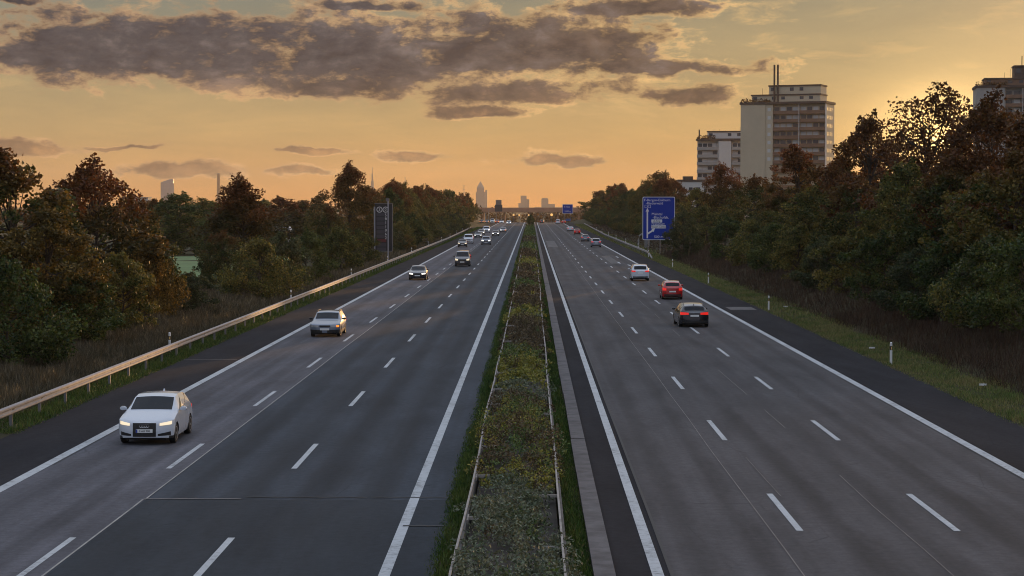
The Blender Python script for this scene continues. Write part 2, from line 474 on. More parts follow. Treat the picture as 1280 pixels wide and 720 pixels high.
def tag(o, label, cat, group=None, kind=None):
    o['label'] = label; o['category'] = cat
    if group: o['group'] = group
    if kind: o['kind'] = kind
    return o
def thing(name, label, cat, loc=(0, 0, 0), rz=0.0, group=None):
    o = bpy.data.objects.new(name, None)
    o.empty_display_size = .2
    o.location = loc; o.rotation_euler = (0, 0, rz)
    link(o)
    return tag(o, label, cat, group)
def structure(o):
    o['kind'] = 'structure'
    return o
def copy_tree(o, parent=None):
    c = o.copy(); COL.objects.link(c)
    if parent is not None: c.parent = parent
    for ch in list(o.children):
        copy_tree(ch, c)
    return c
def own_mat(o, m, slot=0):
    o.material_slots[slot].link = 'OBJECT'
    o.material_slots[slot].material = m

def text_mesh(name, s, size, m, parent, loc, rot=(R(90), 0, 0), align='CENTER', depth=.004, sx=1.0):
    cu = bpy.data.curves.new(name, 'FONT')
    cu.body = s; cu.size = size; cu.align_x = align; cu.align_y = 'CENTER'; cu.extrude = depth
    cu.resolution_u = 2
    tmp = bpy.data.objects.new(name + '_tmp', cu); COL.objects.link(tmp)
    dg = bpy.context.evaluated_depsgraph_get()
    me = bpy.data.meshes.new_from_object(tmp.evaluated_get(dg))
    bpy.data.objects.remove(tmp)
    me.materials.clear(); me.materials.append(m)
    o = bpy.data.objects.new(name, me)
    o.location = loc; o.rotation_euler = rot; o.scale = (sx, 1, 1)
    return link(o, parent)

def dip(y):
    y = np.asarray(y, dtype=float)
    return -np.clip(y - 905, 0, 460) * .0125
def bank(x, y):
    """height of the land beside the road"""
    x = np.asarray(x, dtype=float); y = np.asarray(y, dtype=float)
    r = np.interp(x, [17.6, 19.2, 22, 25, 30, 40, 90], [0, .15, .95, 1.9, 2.9, 3.3, 2.0])
    l = np.interp(-x, [18.2, 20, 24, 30, 60], [0, .12, .25, .1, -.3])
    return np.where(x > 0, r, l)
def gz(x, y):
    return float(dip(y) + bank(x, y))
def P(px, py, z=0.0):
    """photo pixel of a point at height z on the level road -> (x, y)"""
    y = (CAMH - z) * FPX / (py - HORY)
    return (px - VPX) * y / FPX, y

# ------------------------------------------------------------------ ground, roads, markings
def strip(name, x0, x1, y0, y1, dz, m, ny=None, kind=True):
    """a sheet that follows the road's long profile, dz above it"""
    ys = np.unique(np.concatenate([[y0, y1], np.arange(max(y0, 880), min(y1, 1420), 20.0)])) if y1 > 900 else np.array([y0, y1])
    mb = MB()
    vs = []
    for y in ys:
        h = float(dip(y)) + dz
        vs += [(x0, y, h), (x1, y, h)]
    mb.add(vs, [(2 * i, 2 * i + 1, 2 * i + 3, 2 * i + 2) for i in range(len(ys) - 1)])
    o = mb.build(name, m)
    return structure(o) if kind else o

def build_ground():
    xs = np.unique(np.concatenate([[-9000, -3000, -1200, -600, -300, -150, -90, -60, -45, -36], np.arange(-30, -17.9, 1.0),
                                   [-17.6, -10, 0, 10, 17.6], np.arange(18, 34, .8), [36, 40, 50, 70, 90, 150, 300, 600, 1200, 3000, 9000]]))
    ys = np.unique(np.concatenate([[-200, -50, 0], np.arange(20, 320, 4.0), np.arange(320, 880, 20.0), np.arange(880, 1440, 20.0),
                                   [1600, 2000, 3000, 5000, 8000, 14000]]))
    rnd = np.random.default_rng(3)
    GX, GY = np.meshgrid(xs, ys)
    GZ = dip(GY) + bank(GX, GY)
    rough = rnd.normal(0, .07, GX.shape)
    GZ = GZ + np.where((np.abs(GX) > 19) & (np.abs(GX) < 60), rough, 0) - .012
    nx = len(xs)
    v = np.stack([GX, GY, GZ], -1).reshape(-1, 3)
    f = [(j * nx + i, j * nx + i + 1, (j + 1) * nx + i + 1, (j + 1) * nx + i) for j in range(len(ys) - 1) for i in range(nx - 1)]
    mb = MB(); mb.add(v, f)
    structure(mb.build('ground', GROUND, smooth=60))
build_ground()

YN, YF = 8.0, 1400.0
strip('road_left', -14.15, -1.95, YN, YF, .004, A_LEFT)
strip('road_left_lane', -14.2, -9.86, YN, YF, .008, A_LANE)
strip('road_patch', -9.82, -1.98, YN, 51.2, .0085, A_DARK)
strip('shoulder_left', -17.05, -14.2, YN, YF, .0045, A_SHLD)
strip('road_right', 2.85, 13.8, YN, YF, .004, A_RIGHT)
strip('shoulder_right', 13.8, 16.75, YN, YF, .0045, A_SHLD)
strip('road_margin', 1.72, 2.85, YN, YF, .0045, A_SHLD)
strip('ramp', -24.0, -17.05, 640, YF, .006, A_SHLD)
strip('slip_lane', 16.75, 20.0, 760, YF, .006, A_SHLD)
for (a, b, c, d) in ((14.35, 16.25, 145.5, 149.5), (3.1, 4.9, 365, 430), (10.4, 11.6, 262, 300)):
    strip('road_patch', a, b, c, d, .0085, A_PATCH)

def markings():
    mb = MB()
    def rect(x0, x1, y0, y1, h=.0125, mi=0, w0=0):
        cuts = np.unique(np.concatenate([[y0, y1], np.arange(880, 1400, 20.0)]))
        cuts = cuts[(cuts >= y0) & (cuts <= y1)]
        for a, b in zip(cuts[:-1], cuts[1:]):
            ha, hb = float(dip(a)) + h, float(dip(b)) + h
            mb.add([(x0, a, ha), (x1, a, ha), (x1, b, hb), (x0, b, hb)], [(0, 1, 2, 3)], mi)
    rect(-14.17, -13.87, YN, YF); rect(-3.10, -2.86, YN, YF)
    rect(2.46, 2.70, YN, YF); rect(13.52, 13.82, YN, YF)
    for k in range(-2, 75):
        y = 57.3 + 18 * k
        if y < YN: continue
        rect(-6.84, -6.68, y, y + 6); rect(-10.42, -10.27, y, y + 6)
    for k in range(-2, 75):
        y = 46.4 + 18 * k
        if y < YN: continue
        rect(6.12, 6.28, y, y + 6); rect(9.74, 9.90, y, y + 6)
    # lane arrows and short bars painted further out on the right lane
    for (x, y) in ((12.2, 250), (11.4, 262), (12.4, 291)):
        rect(x, x + .25, y, y + 7)
    structure(mb.build('road_marking', PAINT))
    # seams in the surface
    mb = MB()
    rnd = random.Random(5)
    def wob(x, y0, y1, w, mi, amp, step, skip=0.0):
        y = y0; xx = x
        while y < y1:
            y2 = min(y + step, y1)
            x2 = x + rnd.uniform(-amp, amp)
            if rnd.random() > skip:
                ha, hb = float(dip(y)) + .0165, float(dip(y2)) + .0165
                mb.add([(xx - w, y, ha), (xx + w, y, ha), (x2 + w, y2, hb), (x2 - w, y2, hb)], [(0, 1, 2, 3)], mi)
            y, xx = y2, x2
    wob(-9.84, 51.2, 900, .022, 0, .015, 14)
    wob(-9.90, YN, 51.2, .024, 0, .01, 14)
    wob(5.52, YN, 900, .013, 2, .02, 9, .12)
    wob(8.55, YN, 160, .011, 2, .025, 6, .45)
    wob(6.42, YN, 60, .009, 2, .03, 4, .5)
    wob(2.86, YN, 900, .035, 1, .012, 10, .05)
    wob(-13.82, YN, 500, .02, 1, .012, 10, .3)
    wob(13.47, YN, 400, .02, 1, .02, 8, .3)
    structure(mb.build('road_seam', [SEAM, SEAM_D, SEAM_R]))
    mb = MB()
    def cross(x0, x1, y, w, mi):
        n = 8
        for i in range(n):
            a = x0 + (x1 - x0) * i / n; b = x0 + (x1 - x0) * (i + 1) / n
            ya, yb = y + math.sin(i * 2.1) * .03, y + math.sin((i + 1) * 2.1) * .03
            mb.add([(a, ya - w, .0205), (b, yb - w, .0205), (b, yb + w, .0205), (a, ya + w, .0205)], [(0, 1, 2, 3)], mi)
    cross(-9.9, -7.4, 51.3, .045, 0); cross(-7.3, -4.2, 51.6, .05, 1); cross(-4.1, -2.1, 51.6, .05, 1); cross(-3.0, -2.0, 47.0, .08, 1)
    cross(-16.9, -14.3, 98, .05, 0); cross(10.2, 12.4, 128, .05, 1)
    structure(mb.build('road_joint', [SEAM_R, SEAM_D]))
markings()

# stepped gutter stone along the median
def kerb():
    mb = MB()
    y = YN
    rnd = random.Random(2)
    while y < 900:
        L = 8.0
        d = rnd.uniform(-.02, .02)
        mb.box(1.26 + d, 1.70, y + .03, y + L - .03, -.05, .10 + rnd.uniform(-.008, .008))
        y += L
    structure(mb.build('kerb', KERB))
kerb()

def lawn():
    m = mat('sports_lawn', (.10, .17, .055), .9, var=.2, vscale=.15)
    mb = MB()
    xs = np.linspace(-150, -31, 24); ys = np.linspace(185, 302, 20)
    vs = [(x, y, float(bank(x, y)) + .10) for y in ys for x in xs]
    mb.add(vs, [(j * 24 + i, j * 24 + i + 1, (j + 1) * 24 + i + 1, (j + 1) * 24 + i) for j in range(19) for i in range(23)])
    o = mb.build('lawn', m)
    structure(o)
lawn()

# ------------------------------------------------------------------ leaf and blade scatter
def leaf_quads(rng, C, size, up=.35, asp=.62, fold=0.0):
    """a diamond leaf at every centre C, random directions leaning upwards"""
    n = len(C)
    d = rng.normal(size=(n, 3)); d /= np.linalg.norm(d, axis=1, keepdims=True)
    nrm = rng.normal(size=(n, 3)); nrm[:, 2] += up * 2
    s = np.cross(d, nrm); s /= (np.linalg.norm(s, axis=1, keepdims=True) + 1e-6)
    L = (size * rng.uniform(.6, 1.35, n))[:, None]
    a = C - d * L * .5; b = C + d * L * .5
    q = s * L * asp * .5
    mid = C - d * L * .08
    return np.stack([a, mid + q, b, mid - q], 1)

def blade_quads(rng, B, h, w, lean=.35):
    """upright blades rooted at B"""
    n = len(B)
    hh = (h * rng.uniform(.5, 1.25, n))[:, None]
    dr = np.concatenate([rng.normal(0, lean, (n, 2)), np.ones((n, 1))], 1)
    ang = rng.uniform(0, 2 * np.pi, n)
    s = np.stack([np.cos(ang), np.sin(ang), np.zeros(n)], 1) * w * .5
    t = B + dr * hh
    return np.stack([B - s, B + s, t + s * .25, t - s * .25], 1)

# ------------------------------------------------------------------ trees
def make_tree(seed, H, Rad, base=.12, leaf=.2, nclump=110, nleaf=150, peak=.45, twigs=14, rc=(.5, 1.0), lump=.3, hollow=.25):
    rng = np.random.default_rng(seed)
    zb = H * base
    t = rng.beta(1.15, 1.15, nclump)
    def prof(t):
        return np.where(t < peak, .55 + .45 * np.sin(np.pi / 2 * np.clip(t / peak, 0, 1)),
                        np.cos(np.pi / 2 * np.clip((t - peak) / (1 - peak), 0, 1)) ** .7)
    ang = rng.uniform(0, 2 * np.pi, nclump)
    ph = rng.uniform(0, 6.28, 4)
    lm = 1 + lump * (np.sin(2 * ang + ph[0] + 3 * t) + np.sin(3 * ang + ph[1] - 5 * t) + .6 * np.sin(5 * ang + ph[2] + 7 * t)) * .55
    r = Rad * prof(t) * lm * np.sqrt(rng.uniform(hollow, 1, nclump))
    hz = zb + (H - zb) * t * (.96 + .06 * np.sin(3 * ang + ph[3]))
    C = np.stack([r * np.cos(ang), r * np.sin(ang), hz], 1)
    rcs = rng.uniform(rc[0], rc[1], nclump) * np.clip(Rad / 3.6, .5, 1.4)
    cnt = np.maximum(12, (nleaf * (rcs / rcs.mean()) ** 2)).astype(int)
    idx = np.repeat(np.arange(nclump), cnt)
    d = rng.normal(size=(len(idx), 3)); d /= np.linalg.norm(d, axis=1, keepdims=True)
    rad = rng.uniform(.12, 1.0, len(idx)) ** .55
    pts = C[idx] + d * (rad * rcs[idx])[:, None] * np.array([1, 1, .78])
    pts[:, 2] = np.maximum(pts[:, 2], .05)
    # shoots that break the outline
    tw_lines = []
    ext = []
    for _ in range(twigs):
        i = rng.integers(0, nclump)
        if t[i] < .45: i = int(np.argmax(t * rng.uniform(.6, 1, nclump)))
        p0 = C[i]
        dirv = np.array([p0[0] * .25, p0[1] * .25, 1.2]) + rng.normal(0, .45, 3)
        dirv /= np.linalg.norm(dirv)
        ln = rng.uniform(.35, .95) * H / 11
        m = int(34 * ln) + 3
        s = rng.uniform(.1, 1, m)[:, None]
        ext.append(p0 + dirv * ln * (s + .35) + rng.normal(0, .16, (m, 3)) * (1.25 - s))
        tw_lines.append((p0, p0 + dirv * ln * 1.3))
    pts = np.concatenate([pts] + ext)
    V = leaf_quads(rng, pts, leaf)
    crown = quads_mesh('crown', V, LG)
    # trunk with limbs running to the clumps
    mb = MB()
    hr = H * .82
    trk = [(0, 0, -.3)]
    px, py = 0.0, 0.0
    for q in range(1, 7):
        px += rng.normal(0, .10); py += rng.normal(0, .10)
        trk.append((px, py, hr * q / 6))
    tr = .017 * H
    mb.tube(trk, [tr * (1.25 if q == 0 else 1 - .14 * q) for q in range(7)], 7)
    for i in rng.choice(nclump, min(nclump, 46), replace=False):
        zz = C[i][2]
        s0 = np.clip((zz - .35 * r[i] - .6) / hr, .06, .95)
        q = s0 * 6; a = int(q); fr = q - a
        p0 = np.array(trk[a]) * (1 - fr) + np.array(trk[min(a + 1, 6)]) * fr
        mid = (p0 + C[i]) / 2 + np.array([0, 0, -.12]) + rng.normal(0, .1, 3)
        mb.tube([p0, mid, C[i]], [tr * .38, tr * .22, .012], 4)
    for (a, b) in tw_lines:
        f0 = np.array(trk[4])
        mb.tube([f0, (f0 + a) / 2 + np.array([0, 0, -.1]), a, b], [tr * .3, tr * .2, .022, .008], 3)
    trunk = mb.mesh('trunk', BARK, smooth=50)
    return trunk, crown

TREES = {
    'broad': [make_tree(11, 10, 3.7, .04, .23, 190, 105, rc=(.35, .85), hollow=.35), make_tree(12, 10, 3.5, .04, .23, 190, 105, peak=.38, rc=(.35, .85), hollow=.35), make_tree(13, 10, 3.9, .04, .23, 200, 105, peak=.5, rc=(.35, .85), hollow=.35)],
    'tall': [make_tree(21, 10, 3.0, .05, .22, 190, 100, peak=.42, twigs=22, lump=.4), make_tree(22, 10, 3.2, .05, .22, 190, 100, peak=.55, twigs=20, lump=.4)],
    'sparse': [make_tree(31, 10, 3.5, .12, .20, 200, 66, peak=.5, twigs=26, rc=(.5, 1.1), lump=.35), make_tree(32, 10, 3.2, .22, .18, 90, 60, peak=.55, twigs=26, rc=(.4, .9), lump=.4)],
    'shrub': [make_tree(41, 5, 2.7, .02, .18, 120, 105, peak=.3, twigs=16, rc=(.38, .85)), make_tree(42, 5, 2.5, .02, .18, 120, 105, peak=.35, twigs=20, rc=(.5, 1.0)), make_tree(43, 5, 2.9, .02, .18, 120, 105, peak=.25, twigs=14, rc=(.5, 1.0))],
    'far': [make_tree(51, 10, 4.0, .06, .42, 90, 60, twigs=10), make_tree(52, 10, 3.8, .06, .42, 90, 60, peak=.55, twigs=12, lump=.4), make_tree(53, 10, 4.2, .04, .42, 90, 60, peak=.35, twigs=8)],
}
TH = {'broad': 10, 'tall': 10, 'sparse': 10, 'shrub': 5, 'far': 10}
TRND = random.Random(77)
def plant(kind, x, y, H, Rad, m, label, group, var=None, name=None, cat=None):
    tm, cm = TREES[kind][TRND.randrange(len(TREES[kind])) if var is None else var]
    nm = name or ('shrub' if kind == 'shrub' else 'tree')
    base_r = {'broad': 3.7, 'tall': 3.1, 'sparse': 3.4, 'shrub': 2.7, 'far': 4.0}[kind]
    o = thing(nm, label, cat or nm, (x, y, gz(x, y) - .05), TRND.uniform(0, 6.28), group)
    s = H / TH[kind]; sr = Rad / base_r
    o.scale = (sr, sr * TRND.uniform(.9, 1.1), s)
    a = bpy.data.objects.new('trunk', tm); link(a, o)
    b = bpy.data.objects.new('crown', cm); link(b, o)
    own_mat(b, m)
    return o
def at(px, X):
    return X, X * FPX / (px - VPX)
def plant_px(kind, px, X, top, Rad, m, label, group, **kw):
    x, y = at(px, X)
    H = CAMH + (HORY - top) * y / FPX - gz(x, y)
    return plant(kind, x, y, max(1.2, H), Rad, m, label, group, **kw)

GL, GR = 'trees and shrubs lining the left verge', 'trees and shrubs on the right bank'
LEFT = [
    ('broad', 8, -28, 192, 4.6, LX, 'tall olive tree rising at the left edge of the picture'),
    ('broad', 52, -25.2, 262, 2.9, LY, 'golden bushy tree in front of the tall olive tree at the left edge'),
    ('shrub', 8, -23.4, 330, 2.6, LG, 'dark green shrub at the left picture edge behind the dry grass'),
    ('broad', 112, -28, 205, 4.3, LR, 'big round tree with rust red top, second tall crown from the left edge'),
    ('shrub', 90, -23.6, 345, 2.6, LG, 'very dark shrub under the big rust topped tree, beside the dry grass'),
    ('broad', 168, -26.5, 250, 2.9, LX, 'olive and rust tree on the right flank of the big rust topped tree'),
    ('shrub', 152, -23.6, 318, 2.4, LO, 'olive shrub leaning over the dry grass before the first left marker post'),
    ('shrub', 186, -24.0, 300, 1.7, LY, 'yellowish shrub just left of the gap with the green lawn'),
    ('shrub', 238, -23.2, 341, 1.9, LS, 'low grey green shrub right in front of the green lawn'),
    ('tall', 301, -27.5, 226, 3.7, LR, 'rust brown tree with thin upright shoots right of the green lawn', ),
    ('broad', 277, -26.5, 290, 2.1, LX, 'small rusty tree at the left foot of the tree with upright shoots'),
    ('shrub', 322, -21.3, 300, 2.6, LO, 'olive shrub at the right foot of the tree with upright shoots'),
    ('shrub', 352, -21.3, 292, 2.6, LS, 'grey green shrub half way between the green lawn and the dark sign board'),
    ('shrub', 384, -21.3, 290, 2.7, LG, 'dark green shrub left of the tallest tree on the left verge'),
    ('broad', 408, -27, 258, 2.9, LX, 'brownish tree at the left foot of the tallest tree on the left verge'),
    ('tall', 437, -29, 209, 4.3, LR, 'tallest tree on the left verge, rust brown, left of the dark sign board'),
    ('shrub', 425, -21.3, 285, 2.7, LO, 'olive shrub below the tallest tree on the left verge'),
    ('broad', 462, -27, 236, 3.4, LX, 'brown green tree directly behind the dark sign board'),
    ('shrub', 452, -21.3, 288, 2.5, LO, 'olive shrub at the left post of the dark sign board'),
    ('broad', 497, -27, 228, 4.0, LX, 'broad rusty tree just right of the dark sign board'),
    ('shrub', 502, -21.3, 292, 2.5, LY, 'pale yellow shrub just right of the dark sign board'),
    ('broad', 520, -27, 234, 4.2, LR, 'second rusty tree right of the dark sign board'),
]
for t_ in LEFT:
    plant_px(t_[0], t_[1], t_[2], t_[3], t_[4], t_[5], t_[6], GL)
RIGHT = [
    ('broad', 1296, 29, 142, 4.6, LB, 'dark red brown tree cut off by the right picture edge'),
    ('broad', 1234, 29, 124, 4.0, LB, 'dark red brown tree covering the foot of the right edge tower'),
    ('sparse', 1168, 30, 113, 4.6, LB, 'thin leaved tree with the low sun shining through its crown'),
    ('broad', 1090, 29, 148, 4.2, LB, 'round dark red tree left of the thin tree that holds the sun'),
    ('broad', 1048, 28, 196, 3.6, LX, 'brown green tree at the left flank of the round dark red tree'),
    ('broad', 996, 29, 184, 4.3, LR, 'rust red tree standing right in front of the tall beige tower block'),
    ('broad', 946, 28, 222, 4.0, LX, 'olive rust tree below the blank beige wall of the tower block'),
    ('tall', 905, 29, 207, 3.3, LR, 'rust tree with open crown in front of the lower balcony block'),
    ('broad', 872, 28, 236, 3.6, LO, 'olive tree below the small white house'),
    ('broad', 1262, 26.5, 188, 3.6, LX, 'brownish tree low at the right edge below the red brown crowns'),
    ('broad', 1192, 26.5, 196, 3.6, LX, 'brown green tree below the thin tree that holds the sun'),
    ('broad', 1132, 26.3, 205, 3.4, LO, 'olive tree below and right of the round dark red tree'),
    ('broad', 1072, 26.3, 225, 3.2, LX, 'rusty olive tree below and left of the round dark red tree'),
    ('broad', 1020, 26.3, 236, 3.2, LO, 'olive tree on the right bank just left of the rusty olive tree'),
    ('broad', 972, 26.0, 240, 3.2, LX, 'rusty olive tree below the rust red tree before the tower block'),
    ('shrub', 1284, 23.2, 292, 2.7, LG, 'dark green shrub at the right picture edge above the brown brambles'),
    ('shrub', 1238, 23.2, 300, 2.6, LO, 'olive shrub above the brown brambles near the right picture edge'),
    ('shrub', 1186, 23.0, 296, 2.7, LG, 'dark green shrub up the bank from the nearest white marker post'),
    ('shrub', 1146, 23.0, 312, 2.4, LS, 'grey green shrub up the bank left of the nearest white marker post'),
    ('shrub', 1105, 23.0, 290, 2.6, LG, 'dark shrub in the middle of the right bank'),
    ('shrub', 1066, 23.0, 288, 2.5, LO, 'olive shrub in the middle of the right bank'),
    ('shrub', 1034, 22.8, 296, 2.4, LS, 'light green shrub standing forward on the right bank'),
    ('shrub', 1000, 23.0, 282, 2.6, LO, 'olive shrub up the bank from the second white marker post'),
    ('shrub', 968, 23.0, 280, 2.6, LG, 'dark green shrub left of the second white marker post'),
    ('shrub', 938, 23.0, 276, 2.7, LO, 'olive shrub between the second and third marker post'),
    ('shrub', 908, 23.0, 272, 2.8, LG, 'dark green shrub up the bank from the third marker post'),
    ('broad', 884, 24.5, 258, 2.9, LO, 'olive tree two crowns right of the big blue sign'),
    ('broad', 855, 20.2, 262, 2.2, LS, 'grey green tree growing over the right half of the big blue sign'),
    ('tall', 822, 29, 216, 4.8, LX, 'round topped dark tree rising right behind the big blue sign'),
]
for t_ in RIGHT:
    plant_px(t_[0], t_[1], t_[2], t_[3], t_[4], t_[5], t_[6], GR)

def rows():
    """the rest of both tree rows, ever smaller towards the far bridge"""
    rnd = random.Random(9)
    mats = [LX, LO, LR, LX, LR, LG]
    lab = {'l': 'tree of the long left row between the dark sign board and the bridge',
           'r': 'tree of the long right row between the big blue sign and the bridge'}
    # left
    y = 395.0
    while y < 900:
        plant('broad' if y < 560 else 'far', -26.5 - rnd.uniform(0, 2.5), y, rnd.uniform(9.6, 12.4), rnd.uniform(3.6, 4.8),
              rnd.choice(mats), lab['l'], 'far trees of the left row')
        y += rnd.uniform(9, 14) if y < 560 else rnd.uniform(15, 24)
    y = 310.0
    while y < 640:
        plant('shrub', -21.6 - rnd.uniform(0, .8), y, rnd.uniform(3.6, 5.6), rnd.uniform(2.3, 3.0), rnd.choice([LO, LS, LG, LO]),
              'shrub at the foot of the left tree row beyond the dark sign board', 'far shrubs of the left row')
        y += rnd.uniform(9, 16)
    # right
    y = 420.0
    while y < 900:
        plant('broad' if y < 560 else 'far', 27 + rnd.uniform(0, 4), y, rnd.uniform(8.0, 10.8), rnd.uniform(3.6, 4.8),
              rnd.choice(mats), lab['r'], 'far trees of the right row')
        y += rnd.uniform(10, 15) if y < 560 else rnd.uniform(15, 24)
    y = 318.0
    while y < 820:
        plant('shrub' if y < 560 else 'far', 22.8 + rnd.uniform(0, 1.2), y, rnd.uniform(3.4, 5.6), rnd.uniform(2.4, 3.2), rnd.choice([LO, LS, LG, LX]),
              'shrub along the right guard rail, beyond the big blue sign', 'far shrubs of the right row', name='shrub')
        y += rnd.uniform(9, 16) if y < 560 else rnd.uniform(16, 26)
    # trees behind the left row, out on the flat land
    for i, (px, y, top, r, m) in enumerate([(222, 318, 243, 6.5, LG), (192, 345, 250, 5.5, LX), (256, 352, 250, 5.5, LO), (352, 420, 249, 6.0, LR),
                                            (378, 470, 252, 6.0, LX), (396, 500, 250, 6.0, LX), (330, 520, 252, 6.0, LO), (308, 480, 251, 6.0, LX),
                                            (160, 480, 249, 6, LX), (60, 470, 250, 6, LO), (120, 500, 247, 6, LX)]):
        x = (px - VPX) * y / FPX
        H = CAMH + (HORY - top) * y / FPX - gz(x, y)
        l = ['large dark green tree beyond the green lawn', 'rusty tree beyond the left end of the green lawn', 'olive tree beyond the right end of the green lawn'][i] if i < 3 \
            else 'distant tree on the flat land behind the left tree row'
        plant('far' if i > 2 else 'broad', x, y, H, r, m, l, 'trees behind the left row')
    for (px, y, top, r, m) in [(1010, 420, 215, 6, LX), (1090, 400, 200, 6, LR), (960, 430, 232, 6, LX), (905, 470, 236, 6, LO), (870, 520, 240, 6, LX), (1180, 380, 205, 6, LX), (1270, 360, 200, 6, LX),
                               (845, 560, 246, 6, LX), (800, 640, 238, 6, LR), (775, 700, 231, 6.5, LR), (748, 780, 240, 6.5, LX)]:
        x = (px - VPX) * y / FPX
        H = CAMH + (HORY - top) * y / FPX - gz(x, y)
        plant('far', x, y, H, r, m, 'distant tree behind the right bank, before the tower blocks', 'trees behind the right bank')
rows()

def far_wood():
    rng = np.random.default_rng(8)
    quads = []
    for (x0, x1, y0, y1, h, n) in [(-900, -26, 1050, 1500, 13, 26000), (24, 620, 1050, 1500, 13, 18000), (-420, -60, 640, 900, 9, 9000), (-30, 30, 1260, 1420, 9.5, 4000)]:
        nc = n // 55
        cx = rng.uniform(x0, x1, nc); cy = rng.uniform(y0, y1, nc)
        hh = h * rng.uniform(.55, 1.1, nc)
        idx = np.repeat(np.arange(nc), 55)
        d = rng.normal(size=(len(idx), 3)); d /= np.linalg.norm(d, axis=1, keepdims=True)
        rr = rng.uniform(.3, 1, len(idx)) ** .5
        p = np.stack([cx[idx], cy[idx], dip(cy[idx]) + hh[idx] * .52], 1) + d * rr[:, None] * np.stack([hh[idx] * .45, hh[idx] * .45, hh[idx] * .5], 1)
        quads.append(leaf_quads(rng, p, 1.5))
    o = bpy.data.objects.new('distant_wood', quads_mesh('distant_wood', np.concatenate(quads), LF))
    link(o)
    tag(o, 'hazy distant wood along the horizon on both sides of the far bridge', 'wood', kind='stuff')
far_wood()

# ------------------------------------------------------------------ grass and scrub
def grass_mat(name, a, b, c, scale=.4):
    return leaf_mat(name, a, b, c, scale=scale, trans=.2)
G_GREEN = grass_mat('grass_green', (.026, .062, .014), (.050, .098, .020), (.085, .115, .028))
G_MIX = grass_mat('grass_mixed', (.078, .125, .034), (.13, .155, .052), (.19, .17, .078))
G_DRY = grass_mat('grass_dry', (.050, .046, .030), (.082, .072, .048), (.130, .112, .078))
G_BRAM = grass_mat('bramble_brown', (.034, .020, .014), (.060, .036, .025), (.085, .055, .036), scale=.7)
G_MED = None
def scatter(name, label, cat, regions, m, seed, style='blade'):
    rng = np.random.default_rng(seed)
    out = []
    for (x0, x1, y0, y1, n, h, w) in regions:
        x = rng.uniform(x0, x1, n); y = rng.uniform(y0, y1, n)
        edge = np.clip(np.minimum(x - x0, x1 - x) / .25, .35, 1)
        x = x + rng.normal(0, .05, n)
        z = dip(y) + bank(x, y)
        # tufts
        hn = .65 + .35 * np.sin(x * 2.1 + y * .53) * np.sin(y * .31 - x) + rng.uniform(-.2, .2, n)
        B = np.stack([x, y, z], 1)
        if style == 'blade':
            out.append(blade_quads(rng, B, h * np.clip(hn, .3, 1.2) * edge, w))
        else:
            B[:, 2] += rng.uniform(0, 1, n) ** 1.3 * h * np.clip(hn, .2, 1.2) * edge
            out.append(leaf_quads(rng, B, w))
    o = bpy.data.objects.new(name, quads_mesh(name, np.concatenate(out), m)); link(o)
    return tag(o, label, cat, kind='stuff')
scatter('grass', 'short green grass strip beside the left shoulder under the guard rail', 'grass',
        [(-18.6, -16.9, 66, 130, 26000, .20, .03), (-18.6, -16.9, 130, 260, 20000, .22, .05), (-18.8, -16.9, 260, 700, 16000, .26, .10)], G_GREEN, 1)
scatter('dry_grass', 'tall straw coloured dry grass behind the left guard rail', 'grass',
        [(-24.5, -18.2, 66, 130, 60000, .62, .028), (-25, -18.2, 130, 260, 40000, .65, .05), (-25.5, -18.4, 260, 640, 22000, .7, .10), (-36, -24.5, 66, 200, 24000, .7, .05)], G_DRY, 2)
scatter('grass', 'patchy green and straw coloured grass strip along the right shoulder', 'grass',
        [(16.6, 19.6, 60, 130, 42000, .16, .03), (16.6, 19.6, 130, 300, 30000, .18, .05), (16.7, 20, 300, 800, 16000, .25, .12)], G_MIX, 3)
scatter('brambles', 'dark brown brambles and withered weeds at the foot of the right bank', 'brambles',
        [(19.0, 25, 66, 130, 42000, .75, .05), (19.0, 25, 130, 300, 34000, .8, .08), (19.3, 24, 300, 700, 12000, .9, .2)], G_BRAM, 4, 'leaf')
scatter('withered_stalks', 'thin upright withered stalks standing among the brown brambles on the right', 'weeds',
        [(18.9, 25, 66, 130, 22000, .85, .022), (18.9, 25, 130, 300, 16000, .9, .035)], G_BRAM, 5)
scatter('grass', 'green grass strip between the left carriageway and the planted median', 'grass',
        [(-2.12, -1.48, 36, 70, 14000, .20, .022), (-2.1, -1.48, 70, 160, 14000, .22, .035), (-2.1, -1.48, 160, 700, 16000, .25, .08)], G_GREEN, 6)
scatter('grass', 'green grass strip between the planted median and the pale gutter stones', 'grass',
        [(.74, 1.28, 36, 70, 14000, .20, .022), (.74, 1.28, 70, 160, 14000, .22, .035), (.74, 1.28, 160, 700, 16000, .25, .08)], G_GREEN, 7)

